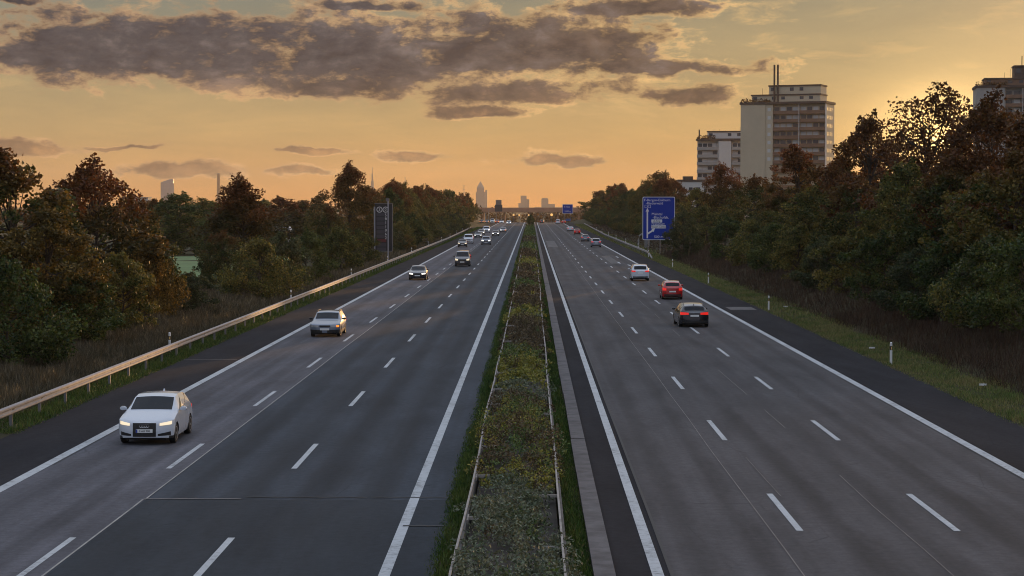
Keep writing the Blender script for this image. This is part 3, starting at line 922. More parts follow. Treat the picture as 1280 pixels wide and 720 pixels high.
# ------------------------------------------------------------------ planted median
MX0, MX1, MH = -1.46, .70, .62
def median():
    pl = thing('median_planter', 'long concrete planter in the middle of the motorway with thin pale rails along both edges', 'planter', (0, 0, 0))
    soil = MB(); soil.box(MX0 + .1, MX1 - .1, 20, 700, -.1, .30)
    soil.build('soil', mat('planter_soil', (.030, .024, .018), .95, var=.4, vscale=3), pl)
    rnd = random.Random(4)
    xl = 0.0
    for side, x in ((-1, MX0), (1, MX1)):
        mb = MB()
        y = 20.0; off = 0.0
        while y < 700:
            n = y + 6.0
            off2 = max(-.06, min(.06, off + rnd.uniform(-.045, .045)))
            a, b = x + off, x + off2
            h0 = MH + rnd.uniform(-.02, .02)
            mb.add([(a - .022, y, h0 - .05), (a + .022, y, h0 - .05), (a + .022, y, h0), (a - .022, y, h0),
                    (b - .022, n, MH - .05), (b + .022, n, MH - .05), (b + .022, n, MH), (b - .022, n, MH)],
                   [(0, 1, 2, 3), (4, 7, 6, 5), (0, 4, 5, 1), (3, 2, 6, 7), (1, 5, 6, 2), (0, 3, 7, 4)])
            y, off = n, off2
        mb.build('rail', CONC, pl)
        wl = MB(); wl.box(x - .03, x + .03, 20, 700, -.05, MH - .12)
        wl.build('side_wall', mat('planter_wall', (.10, .095, .09), .9, var=.3, vscale=2), pl)
    y = 22.0; k = 0
    while k < 96:
        s = -1 if k % 2 else 1
        x = MX0 if s < 0 else MX1
        mb = MB()
        mb.box(x - s * .024, x - s * rnd.uniform(.3, .55), y, y + .06, MH - .16, MH - .09)
        mb.box(x - s * .024, x - s * .06, y - .4, y + .5, MH - .2, MH - .1)
        mb.build('cross_beam', CONC, pl)
        y += rnd.uniform(2.0, 4.2); k += 1
median()

def median_plants():
    rng = np.random.default_rng(15)
    names = ['brown', 'green', 'yellow', 'grey']
    sets = {k: [] for k in names}
    for (y0, y1, dens, nl, w) in [(24, 75, 7.5, 100, .085), (75, 130, 6.0, 75, .11), (130, 260, 4.0, 46, .18), (260, 690, 2.2, 22, .34)]:
        nc = int((y1 - y0) * (MX1 - MX0) * dens)
        cx = rng.uniform(MX0 - .05, MX1 + .05, nc); cy = rng.uniform(y0, y1, nc)
        edge = np.minimum(cx - MX0, MX1 - cx)
        over = np.sin(cy * .31 + (cx > -.4) * 2.2) + .6 * np.sin(cy * .83 + (cx > -.4))
        keep = (edge > .26) | (rng.uniform(0, 1, nc) < .52 + .40 * over)
        keep &= rng.uniform(0, 1, nc) < .74 + .36 * np.sin(cy * .55 + 2 * np.sin(cx * 2 + cy * .2))
        cx, cy, edge = cx[keep], cy[keep], edge[keep]; nc = len(cx)
        rad = rng.uniform(.16, .42, nc) * (1 if y0 < 130 else 1.25)
        hgt = rng.uniform(.04, .58, nc) * (.75 + .45 * np.sin(cy * .23 + 1.1 * np.sin(cx * 2)))
        idx = np.repeat(np.arange(nc), nl)
        d = rng.normal(size=(len(idx), 3)); d[:, 2] = np.abs(d[:, 2]); d /= np.linalg.norm(d, axis=1, keepdims=True)
        rr = rng.uniform(.35, 1.08, len(idx)) ** .6
        p = np.stack([cx[idx] + d[:, 0] * rad[idx] * rr, cy[idx] + d[:, 1] * rad[idx] * rr, .38 + d[:, 2] * (hgt[idx] + .16) * rr], 1)
        q = leaf_quads(rng, p, w, up=.6, asp=.5)
        # kinds of plant change along the median: grey green near the camera, then brown, yellow green, brown ...
        kinds = np.zeros(nc, int)
        key = cy + rng.normal(0, 1.6, nc) + 1.5 * np.sin(cx * 3)
        bands = [(0, 3), (50.5, 2), (53, 0), (56.5, 1), (60, 0), (63, 2), (66, 1), (69, 0), (74, 3), (80, 2), (92, 1), (97, 0), (125, 2), (138, 0), (172, 1), (185, 0), (240, 2), (262, 0), (320, 1), (380, 0), (450, 1)]
        for st, kd in bands: kinds[key >= st] = kd
        mixr = rng.uniform(0, 1, nc)
        kinds = np.where(mixr < .09, rng.integers(0, 4, nc), kinds)
        for i, k in enumerate(names):
            sets[k].append(q[kinds[idx] == i])
    ms = {'brown': grass_mat('shrub_brown', (.048, .040, .024), (.092, .066, .038), (.125, .098, .050), .9),
          'green': grass_mat('shrub_green', (.044, .082, .026), (.076, .122, .034), (.12, .160, .046), .9),
          'yellow': grass_mat('shrub_yellow_green', (.085, .115, .022), (.160, .170, .032), (.23, .21, .046), .9),
          'grey': grass_mat('shrub_grey_green', (.060, .088, .054), (.098, .130, .080), (.140, .155, .110), .9)}
    lb = {'brown': 'low brown withered shrubs filling long stretches of the planted median', 'green': 'fresh green leafy shrubs scattered through the planted median',
          'yellow': 'yellow green patches of shrubs in the planted median', 'grey': 'grey green feathery shrubs in the nearest part of the planted median'}
    for k in sets:
        o = bpy.data.objects.new('median_shrubs', quads_mesh('median_shrubs', np.concatenate(sets[k]), ms[k])); link(o)
        tag(o, lb[k], 'shrubs', kind='stuff')
    # end bush and marker where the planting stops
    plant('shrub', -.4, 715, 3.0, 1.5, LO, 'bush standing at the far end of the planted median', None)
    plant('shrub', -.2, 860, 3.6, 1.8, LG, 'last dark bush on the median before the crest of the road', None)
median_plants()

# ------------------------------------------------------------------ guard rails
def beam_profile():
    return [(0, -.155), (.03, -.15), (.08, -.11), (.08, -.06), (.03, -.02), (.03, .02), (.08, .06), (.08, .11), (.03, .15), (0, .155)]
def guard_rail(label, path, face, post_step, end_drop=False):
    """path: [(x, y)]; face = side the beam bulges to"""
    g = thing('guard_rail', label, 'guard rail', (path[0][0], path[0][1], 0))
    ox, oy = path[0]
    ys = np.arange(path[0][1], path[-1][1], 4.0)
    px = np.interp(ys, [p[1] for p in path], [p[0] for p in path])
    prof = beam_profile()
    mb = MB(); vs = []; n = len(prof)
    for i, (x, y) in enumerate(zip(px, ys)):
        h = .62
        if end_drop:
            h = .62 - .55 * max(0, 1 - (y - ys[0]) / 14.0) ** 1.3
        for (d, z) in prof:
            vs.append((x - ox + face * d, y - oy, float(dip(y)) + h + z))
    fs = []
    for i in range(len(ys) - 1):
        for j in range(n - 1):
            fs.append((i * n + j, i * n + j + 1, (i + 1) * n + j + 1, (i + 1) * n + j))
    mb.add(vs, fs)
    bm_ = mb.build('beam', GALV, g, smooth=35)
    m2 = bm_.modifiers.new('thickness', 'SOLIDIFY'); m2.thickness = .006
    # joints every 4 m show as short dark slots
    js = MB()
    for x, y in list(zip(px, ys))[::1][:220]:
        js.box(x - ox + face * .031, x - ox + face * .040, y - oy - .14, y - oy + .14, float(dip(y)) + .60, float(dip(y)) + .64)
    js.build('bolt_slots', BLACK, g)
    posts = list(zip(px, ys))[::post_step]
    for i, (x, y) in enumerate(posts[:98]):
        mb = MB()
        x0 = x - ox - face * .005
        z1 = .74 if not end_drop or i > 3 else .3
        mb.box(x0 - face * .10, x0, y - oy - .03, y - oy + .03, -.25, z1)
        mb.build('post', POSTM, g)
    rest = posts[98:]
    if rest:
        mb = MB()
        for (x, y) in rest:
            x0 = x - ox - face * .005
            mb.box(x0 - face * .10, x0, y - oy - .03, y - oy + .03, -.25, .74)
        o = mb.build('post', POSTM, g); o['kind'] = 'stuff'
    return g
guard_rail('long pale steel guard rail curving along the left shoulder', [(-17.55, 40), (-17.55, 420), (-19.0, 640)], 1, 1)
guard_rail('short far steel guard rail beyond the end of the long left one', [(-24.3, 672), (-24.6, 800)], 1, 1)
guard_rail('steel guard rail with sloping end beside the right shoulder near the big blue sign', [(17.0, 284), (17.3, 300), (17.6, 480), (20.6, 790)], -1, 1, True)

# ------------------------------------------------------------------ marker posts
def make_marker():
    r = thing('marker_post', '', 'marker post')
    mb = MB()
    pts = [(-.06, .045), (.06, .045), (.045, -.04), (-.045, -.04)]
    mb.prism(pts, 'z', -.1, .66); mb.prism(pts, 'z', .86, .94)
    t = [(-.06, .045), (.06, .045), (.045, -.04), (-.045, -.04)]
    vs = [(x, y, .94) for x, y in t] + [(x * .8, y - .01, 1.04 - (.04 if y < 0 else 0)) for x, y in t]
    mb.add(vs, [(4, 5, 6, 7), (0, 1, 5, 4), (1, 2, 6, 5), (2, 3, 7, 6), (3, 0, 4, 7)])
    mb.build('body', PLAST, r)
    mb = MB(); mb.prism([(x * 1.0, y * 1.0) for x, y in pts], 'z', .66, .86); mb.build('black_band', BLACK, r)
    mb = MB(); mb.box(-.022, .022, -.048, -.0405, .69, .83); mb.build('reflector', REFL, r)
    return r
def markers():
    proto = make_marker(); first = True
    order = ['nearest', 'second nearest', 'third nearest', 'fourth nearest']
    def put(x, y, lab, grp):
        nonlocal first
        o = proto if first else copy_tree(proto)
        first = False
        o.location = (x, y, gz(x, y)); o['label'] = lab; o['group'] = grp
    for i in range(11):
        y = 95.7 + 49.4 * i
        if 270 < y < 300: x = 17.0
        else: x = 17.05 + (0 if y < 300 else .9 + (y - 300) * .004)
        lab = (order[i] + ' white marker post in the grass beside the right shoulder') if i < 4 else 'small white marker post along the right guard rail beyond the blue sign'
        put(x, y, lab, 'marker posts on the right')
    for i in range(10):
        y = 102.5 + 52 * i
        lab = (order[i] + ' black and white marker post behind the left guard rail') if i < 4 else 'tiny marker post behind the far part of the left guard rail'
        put(-18.4 - max(0, y - 420) * .007, y, lab, 'marker posts on the left')
markers()

# ------------------------------------------------------------------ signs
def blue_sign():
    y = 303.0
    s = FPX / y
    X = lambda px: (px - VPX) / s
    Zp = lambda py: CAMH + (HORY - py) / s
    r = thing('direction_sign', 'big blue motorway direction sign with white arrow, half overgrown by a tree', 'road sign', (X(803), y, 0))
    ox = X(803)
    w, z0, z1 = 4.85, Zp(300), Zp(246)
    def rrect(x0, x1, a0, a1, rad, n=5):
        pts = []
        for (cx, cz, s0) in ((x1 - rad, a1 - rad, 0), (x0 + rad, a1 - rad, 90), (x0 + rad, a0 + rad, 180), (x1 - rad, a0 + rad, 270)):
            for i in range(n + 1):
                t = R(s0 + 90 * i / n)
                pts.append((cx + rad * math.cos(t), cz + rad * math.sin(t)))
        return pts
    mb = MB(); mb.prism(rrect(0, w, z0, z1, .22), 'y', -.03, .03); mb.build('border', SIGNW, r)
    mb = MB(); mb.prism(rrect(.09, w - .09, z0 + .09, z1 - .09, .16), 'y', -.036, -.0305); mb.build('panel', SIGNB, r)
    for px in (810, 825, 840):
        mb = MB(); x = X(px) - ox
        mb.tube([(x, .12, -.3), (x, .12, z1 - .3)], .07, 8); mb.build('post', POSTM, r, smooth=40)
    fy = -.040
    # arrow: long shaft, head, branch to the right with its own head
    mb = MB()
    ax = X(809) - ox
    mb.prism([(ax - .11, Zp(299) + .15), (ax + .11, Zp(299) + .15), (ax + .11, Zp(264)), (ax - .11, Zp(264))], 'y', fy, fy + .003)
    mb.prism([(ax - .26, Zp(264) - .05), (ax + .26, Zp(264) - .05), (ax, Zp(261) + .15)], 'y', fy, fy + .003)
    bx = X(816.5) - ox
    mb.prism([(ax + .112, Zp(293)), (ax + .112, Zp(290.5)), (bx - .15, Zp(288) + .12), (bx, Zp(288) - .1)], 'y', fy, fy + .003)
    mb.prism([(bx - .30, Zp(287) + .12), (bx + .22, Zp(287) + .20), (bx + .06, Zp(289) - .14)], 'y', fy + .0035, fy + .006)
    mb.build('arrow', SIGNW, r)
    def tx(s, px, py, size, m=SIGNW, dy=0):
        text_mesh('lettering', s, size, m, r, (X(px) - ox, fy - dy, Zp(py)), align='LEFT')
    tx('F-Bergen-Enkheim', 804.9, 250.2, .53); tx('-Riederwald', 807.0, 254.2, .53)
    # motorway junction symbol: two boxes joined by a loop
    mb = MB()
    for px in (807.3, 811.5):
        cx, cz = X(px) - ox, Zp(258)
        for (a, b, c, d) in ((-.2, .2, .17, .21), (-.2, .2, -.21, -.17), (-.2, -.16, -.17, .17), (.16, .2, -.17, .17)):
            mb.box(cx + a, cx + b, fy, fy + .003, cz + c, cz + d)
    mb.box(X(808.9) - ox, X(810) - ox, fy, fy + .003, Zp(258) - .03, Zp(258) + .03)
    mb.build('junction_symbol', SIGNW, r)
    tx('Maintal', 814.2, 267.6, .56); tx('-Bischofsh.', 815.5, 271.8, .56)
    for (a, b, py, t) in ((814, 827.5, 276.2, 'A-Ring'), (814, 832, 283.5, 'Hessen-Center')):
        mb = MB(); mb.prism(rrect(X(a) - ox, X(b) - ox, Zp(py + 1.9), Zp(py - 1.9), .06), 'y', fy, fy + .003); mb.build('white_field', SIGNW, r)
        text_mesh('lettering', t, .44, INK, r, (X((a + b) / 2) - ox, fy - .003, Zp(py)), depth=.002, sx=.85)
    tx('Frankfurt', 814.2, 279.9, .52); tx('500 m', 817.5, 296.0, .54)
    return r
blue_sign()

def small_blue_sign():
    y = 930.0; s = FPX / y
    r = thing('exit_sign', 'small far blue sign with white lines of writing above the right tree row', 'road sign', ((709.5 - VPX) / s, y, float(dip(y))))
    z0, z1 = CAMH + (HORY - 266) / s, CAMH + (HORY - 254.5) / s
    hw = 6.5 / s
    b = MB(); b.box(-hw, hw, -.06, .06, z0, z1); b.build('border', SIGNW, r)
    b = MB(); b.box(-hw + .12, hw - .12, -.075, -.0625, z0 + .12, z1 - .12); b.build('panel', SIGNB, r)
    for x in (-hw * .6, hw * .6):
        b = MB(); b.box(x - .08, x + .08, .07, .2, -.3, z1 - .2); b.build('post', POSTM, r)
    text_mesh('lettering', 'F-Ost', 1.1, SIGNW, r, (-.3, -.085, z1 - 1.2)); text_mesh('lettering', '1000 m', 1.0, SIGNW, r, (0, -.085, z0 + 1.0))
    r2 = thing('blue_board', 'tiny blue board low beside the crest of the right lane', 'road sign', ((710 - VPX) * 900 / FPX, 900, 0))
    b = MB(); b.box(-1.1, 1.1, -.04, .04, .7, 1.7); b.build('panel', mat('board_blue', (.03, .10, .34), .5), r2)
    for x in (-.8, .8):
        b = MB(); b.box(x - .04, x + .04, .045, .12, -.2, 1.6); b.build('post', POSTM, r2)
small_blue_sign()

def dark_sign():
    y = 262.0; s = FPX / y
    X = lambda px: (px - VPX) / s
    Zp = lambda py: CAMH + (HORY - py) / s
    ox = X(479)
    r = thing('dark_sign_board', 'tall dark sign board with pale rings and digits behind the left guard rail', 'sign board', (ox, y, 0))
    xa, xb = X(468.5) - ox, X(490) - ox
    z0, z1 = Zp(313.5), Zp(255)
    dark = mat('sign_dark', (.018, .017, .022), .5); pale = mat('sign_pale', (.72, .70, .68), .5); grey = mat('sign_frame', (.15, .15, .16), .45, metal=.4)
    b = MB(); b.box(xa, xb, -.05, .05, z0, z1); b.build('panel', dark, r)
    b = MB()
    b.box(xa - .06, xb + .06, -.08, .08, z1, z1 + .09); b.box(xa - .06, xb + .06, -.08, .08, z0 - .09, z0)
    b.box(xb, xb + .09, -.081, .081, z0, z1); b.build('frame', grey, r)
    for px in (468.3, 485.3):
        x = X(px) - ox
        b = MB(); b.box(x - .09, x + .09, -.22, -.082, -.4, z1 + (.35 if px > 480 else -.35)); b.build('post', mat('sign_post', (.30, .30, .32), .45, metal=.4), r)
    b = MB(); b.box(X(482.5) - ox, X(486.5) - ox, -.2, .2, z1 + .35, z1 + .75); b.build('cap_lamp', grey, r)
    # rows of blank price fields, one red
    n = 9
    for i in range(n):
        za = z1 - 1.15 - i * .56
        b = MB(); b.box(xa + .22, xb - .75, -.058, -.0515, za - .44, za)
        b.build('row_field', mat('row_red', (.11, .016, .020), .5) if i == 6 else mat('row_dark', (.050, .046, .056), .5), r)
    for (px, ch) in ((474.4, 'S'), (482, '0')):
        cx, cz = X(px) - ox, Zp(262)
        b = MB()
        N = 22
        vs = []
        for j in range(N):
            t = 2 * math.pi * j / N
            for rr in (.30, .38):
                vs.append((cx + rr * math.cos(t), -.062, cz + rr * math.sin(t)))
        b.add(vs, [(2 * j, 2 * j + 1, (2 * j + 3) % (2 * N), (2 * j + 2) % (2 * N)) for j in range(N)])
        b.build('ring', pale, r)
        text_mesh('lettering', ch, .52, pale, r, (cx, -.062, cz))
    for i, ch in enumerate('5811062'):
        text_mesh('lettering', ch, .52, pale, r, (X(482.3) - ox, -.062, Zp(269) - i * .49))
dark_sign()

def slat_board():
    x, y = P(532, 309.5)
    r = thing('slatted_barrier', 'small pale two plank barrier behind the left guard rail, right of the dark sign board', 'barrier', (-20.2, 382, .1))
    for z in (.55, .95):
        b = MB(); b.box(-.75, .75, -.04, .04, z, z + .28); b.build('plank', CONC, r)
    for px in (-.6, .6):
        b = MB(); b.box(px - .05, px + .05, .045, .12, -.2, 1.2); b.build('post', POSTM, r)
slat_board()

def grit_box():
    r = thing('hooped_cabinet', 'grey roadside cabinet under a rounded pale hoop left of the big blue sign', 'cabinet', (18.9, 346, .1))
    b = MB(); b.prism([(.15, 0), (1.0, 0), (1.0, 2.3), (.9, 2.55), (.25, 2.55), (.15, 2.3)], 'y', -.3, .3)
    b.build('cabinet_body', mat('cabinet_grey', (.20, .20, .20), .6), r, loc=(0.35, 0, -.2))
    b = MB(); b.tube([(-.55, 0, -.2), (-.55, 0, 1.6), (-.4, 0, 2.2), (0, 0, 2.55), (.5, 0, 2.6)], .14, 7)
    b.build('hoop', mat('hoop_grey', (.26, .26, .25), .7), r, smooth=50)
grit_box()

# ------------------------------------------------------------------ cars
PAINTS = {
    'white': mat('car_paint_white', (.58, .62, .68), .25, coat=1.0), 'silver': mat('car_paint_silver', (.17, .205, .265), .3, metal=.35, coat=1.0),
    'black': mat('car_paint_black', (.010, .012, .018), .2, coat=1.0), 'red': mat('car_paint_red', (.42, .010, .012), .25, coat=1.0),
    'dark': mat('car_paint_dark', (.030, .032, .040), .25, coat=1.0), 'grey': mat('car_paint_grey', (.13, .14, .16), .3, metal=.4, coat=1.0),
    'blue': mat('car_paint_blue', (.03, .06, .14), .25, coat=1.0),
}
def smooth_interp(ds, pts, win=.10):
    xs = [p[0] for p in pts]; zs = [p[1] for p in pts]
    acc = np.zeros_like(ds)
    for o in np.linspace(-win, win, 7):
        acc += np.interp(ds + o, xs, zs)
    return acc / 7

class CarShape:
    def __init__(self, L, Wd, top, belt, tw, clear=.20, wheel_r=.31, wb=(.82, .80), nose=.42, tail=.28, lean_f=.10, lean_r=.06):
        self.__dict__.update(locals())
        self.hw = Wd / 2
        self.axle = (wb[0], L - wb[1])
    def half(self, d):
        """half width seen from above, rounded at both ends"""
        f = np.clip(d / self.nose, 0, 1) ** .28
        r = np.clip((self.L - d) / self.tail, 0, 1) ** .28
        return self.hw * np.minimum(f * (.985 + .015 * np.clip(d / 1.2, 0, 1)), r) * (1 - .05 * np.clip((d - .55 * self.L) / (.45 * self.L), 0, 1))
    def sv(self, z):
        return np.interp(z, [.15, .30, .50, .72, .95, 1.2], [.93, .975, 1.0, .995, .95, .93])
    def zt(self, d): return smooth_interp(np.atleast_1d(np.asarray(d, float)), self.top, .06)
    def zb(self, d): return smooth_interp(np.atleast_1d(np.asarray(d, float)), self.belt, .10)
    def wt(self, d):
        w = smooth_interp(np.atleast_1d(np.asarray(d, float)), self.tw, .10)
        return w + .06 * np.clip((.80 - w) / .12, 0, 1)
    def bot(self, d):
        z = np.full_like(d, self.clear)
        z = z + .05 * np.clip(1 - d / .35, 0, 1) + .08 * np.clip(1 - (self.L - d) / .4, 0, 1)
        ra = self.wheel_r + .055
        for a in self.axle:
            q = ra ** 2 - (d - a) ** 2
            z = np.where(q > 0, np.maximum(z, self.wheel_r + np.sqrt(np.maximum(q, 0)) - .0), z)
        return z
    def warp(self, x, d, z):
        """lean of nose and tail"""
        w = max(0.0, z - .45)
        y = d + self.lean_f * w * max(0, 1 - d / 1.0) * 1.6 - self.lean_r * w * max(0, 1 - (self.L - d) / .8) * 1.4
        return (x, y - self.L / 2, z)
    def side(self, d, t, s):
        """upper side between belt (t=0) and roof edge (t=1)"""
        hw = float(self.half(np.array([d]))[0]); zb = float(self.zb(d)[0]); zt = float(self.zt(d)[0]); wt = float(self.wt(d)[0])
        zb = min(zb, zt - .012)
        x0 = hw * float(self.sv(zb)); x1 = min(hw, self.hw) * wt
        ze = zt - .035 * min(1, (zt - zb) / .3)
        bul = math.sin(math.pi * t) * .018
        return self.warp(s * (x0 + (x1 - x0) * t + bul), d, zb + (ze - zb) * t)
    def roof(self, d, u):
        hw = float(self.half(np.array([d]))[0]); zb = float(self.zb(d)[0]); zt = float(self.zt(d)[0]); wt = float(self.wt(d)[0])
        zb = min(zb, zt - .012)
        ze = zt - .035 * min(1, (zt - zb) / .3)
        return self.warp(hw * wt * u, d, ze + (zt - ze) * (1 - u * u))
    def body_mesh(self):
        L = self.L
        ds = list(np.linspace(.0006, .02, 4)) + list(np.linspace(.04, .5, 12)) + list(np.linspace(.5, L - .4, 70)) + list(np.linspace(L - .38, L - .03, 11)) + list(np.linspace(L - .02, L - .0006, 4))
        for a in self.axle:
            ra = self.wheel_r + .055
            ds += [a - ra - .001, a - ra + .004, a + ra - .004, a + ra + .001]
        ds = np.unique(np.array(ds))
        bot = self.bot(ds)
        NL = 8; NS = 4; NR = 5
        vs = []; mb = MB()
        for d, b in zip(ds, bot):
            hw = float(self.half(np.array([d]))[0])
            zb = min(float(self.zb(d)[0]), float(self.zt(d)[0]) - .012)
            half = []
            for i in range(NL):
                z = b + (zb - b) * i / (NL - 1)
                half.append(self.warp(hw * float(self.sv(z)), d, z))
            for i in range(1, NS + 1):
                half.append(self.side(d, i / NS, 1))
            for i in range(1, NR + 1):
                half.append(self.roof(d, 1 - i / NR))
            ring = half + [(-p[0], p[1], p[2]) for p in half[-2::-1]]
            vs.append(ring)
        n = len(vs[0])
        flat = [p for r in vs for p in r]
        mb.add(flat, [])
        for i in range(len(vs) - 1):
            for j in range(n - 1):
                a, b_, c, d_ = i * n + j, (i + 1) * n + j, (i + 1) * n + j + 1, i * n + j + 1
                zc = sum(flat[q][2] for q in (a, b_, c, d_)) / 4
                lim = self.clear + getattr(self, 'skirt', .05)
                mb.f.append([a, b_, c, d_]); mb.mi.append(1 if zc < lim else 0)
            mb.f.append([i * n, i * n + n - 1, (i + 1) * n + n - 1, (i + 1) * n]); mb.mi.append(1)
        mb.f.append(list(range(n))); mb.mi.append(0)
        k = (len(vs) - 1) * n
        mb.f.append(list(range(k, k + n))[::-1]); mb.mi.append(0)
        return mb
    def patch(self, fn, nu, nv, off):
        """grid patch on the surface given by fn(a,b), pushed outwards"""
        g = [[Vector(fn(i / nu, j / nv)) for j in range(nv + 1)] for i in range(nu + 1)]
        c = Vector((0, 0, .6))
        vs = []
        for i in range(nu + 1):
            for j in range(nv + 1):
                a = g[min(i + 1, nu)][j] - g[max(i - 1, 0)][j]; b = g[i][min(j + 1, nv)] - g[i][max(j - 1, 0)]
                nn = a.cross(b)
                if nn.length > 1e-9: nn.normalize()
                if nn.dot(Vector((g[i][j].x, g[i][j].y * .5, g[i][j].z - .6))) < 0: nn = -nn
                vs.append(g[i][j] + nn * off)
        mb = MB()
        mb.add(vs, [(i * (nv + 1) + j, (i + 1) * (nv + 1) + j, (i + 1) * (nv + 1) + j + 1, i * (nv + 1) + j + 1) for i in range(nu) for j in range(nv)])
        return mb
    def end_pt(self, x, z, rear=False, off=.012):
        hw = self.hw * float(self.sv(z))
        if not rear: hw *= .985
        r = min(.999, abs(x) / hw) ** (1 / .28)
        if rear:
            d = self.L - self.tail * r
        else:
            d = self.nose * r
        p = self.warp(x, d, z)
        return (p[0] * (1 + off * .3 / max(.3, self.hw)), p[1] + (off if rear else -off), p[2])
    def end_patch(self, poly, rear=False, off=.012, thick=.03, nu=6):
        """poly = (x0, x1, z0l, z1l, z0r, z1r): a four sided patch on the nose or tail, with depth"""
        x0, x1, a0, a1, b0, b1 = poly
        mb = MB(); vs = []
        for i in range(nu + 1):
            t = i / nu
            x = x0 + (x1 - x0) * t
            lo = a0 + (b0 - a0) * t; hi = a1 + (b1 - a1) * t
            for q in range(4):
                vs.append(self.end_pt(x, lo + (hi - lo) * q / 3, rear, off))
        fs = []
        for i in range(nu):
            for q in range(3):
                fs.append((i * 4 + q, i * 4 + q + 1, (i + 1) * 4 + q + 1, (i + 1) * 4 + q))
        # rim back into the body
        m = len(vs); s = -thick if rear else thick
        loop = [i * 4 for i in range(nu + 1)] + [nu * 4 + 1, nu * 4 + 2] + [i * 4 + 3 for i in range(nu, -1, -1)] + [2, 1]
        for i in loop:
            vs.append((vs[i][0] * .985, vs[i][1] + s, vs[i][2]))
        for i in range(len(loop)):
            j = (i + 1) % len(loop)
            fs.append((loop[i], loop[j], m + j, m + i))
        mb.add(vs, fs)
        return mb

def wheel_meshes(r):
    mb = MB()
    mb.lathe([(-.10, r * .66), (-.105, r * .9), (-.085, r * .985), (-.04, r), (.04, r), (.085, r * .985), (.105, r * .9), (.10, r * .66)], 'x', 22)
    ty = mb.mesh('tyre', RUBBER, smooth=40)
    mb = MB()
    mb.lathe([(.0, r * .18), (.03, r * .16), (.101, r * .70), (.092, r * .70)][:2] + [(.02, r * .6)], 'x', 18, mi=1)
    mb.lathe([(.06, r * .60), (.103, r * .62), (.106, r * .70), (.06, r * .70)], 'x', 22)
    for k in range(5):
        a = 2 * math.pi * k / 5
        c, s = math.cos(a), math.sin(a)
        w = r * .10
        q = [(r * .1, -w), (r * .66, -w * .75), (r * .66, w * .75), (r * .1, w)]
        vs = [(.060, u * c - v * s, u * s + v * c) for u, v in q] + [(.098, u * c - v * s, u * s + v * c) for u, v in q]
        mb.add(vs, [(0, 1, 2, 3), (4, 7, 6, 5), (0, 4, 5, 1), (1, 5, 6, 2), (2, 6, 7, 3), (3, 7, 4, 0)])
    mb.lathe([(.05, r * .15), (.104, r * .13)], 'x', 12)
    rm = mb.mesh('rim', [RIM, BLACK], smooth=40)
    return ty, rm

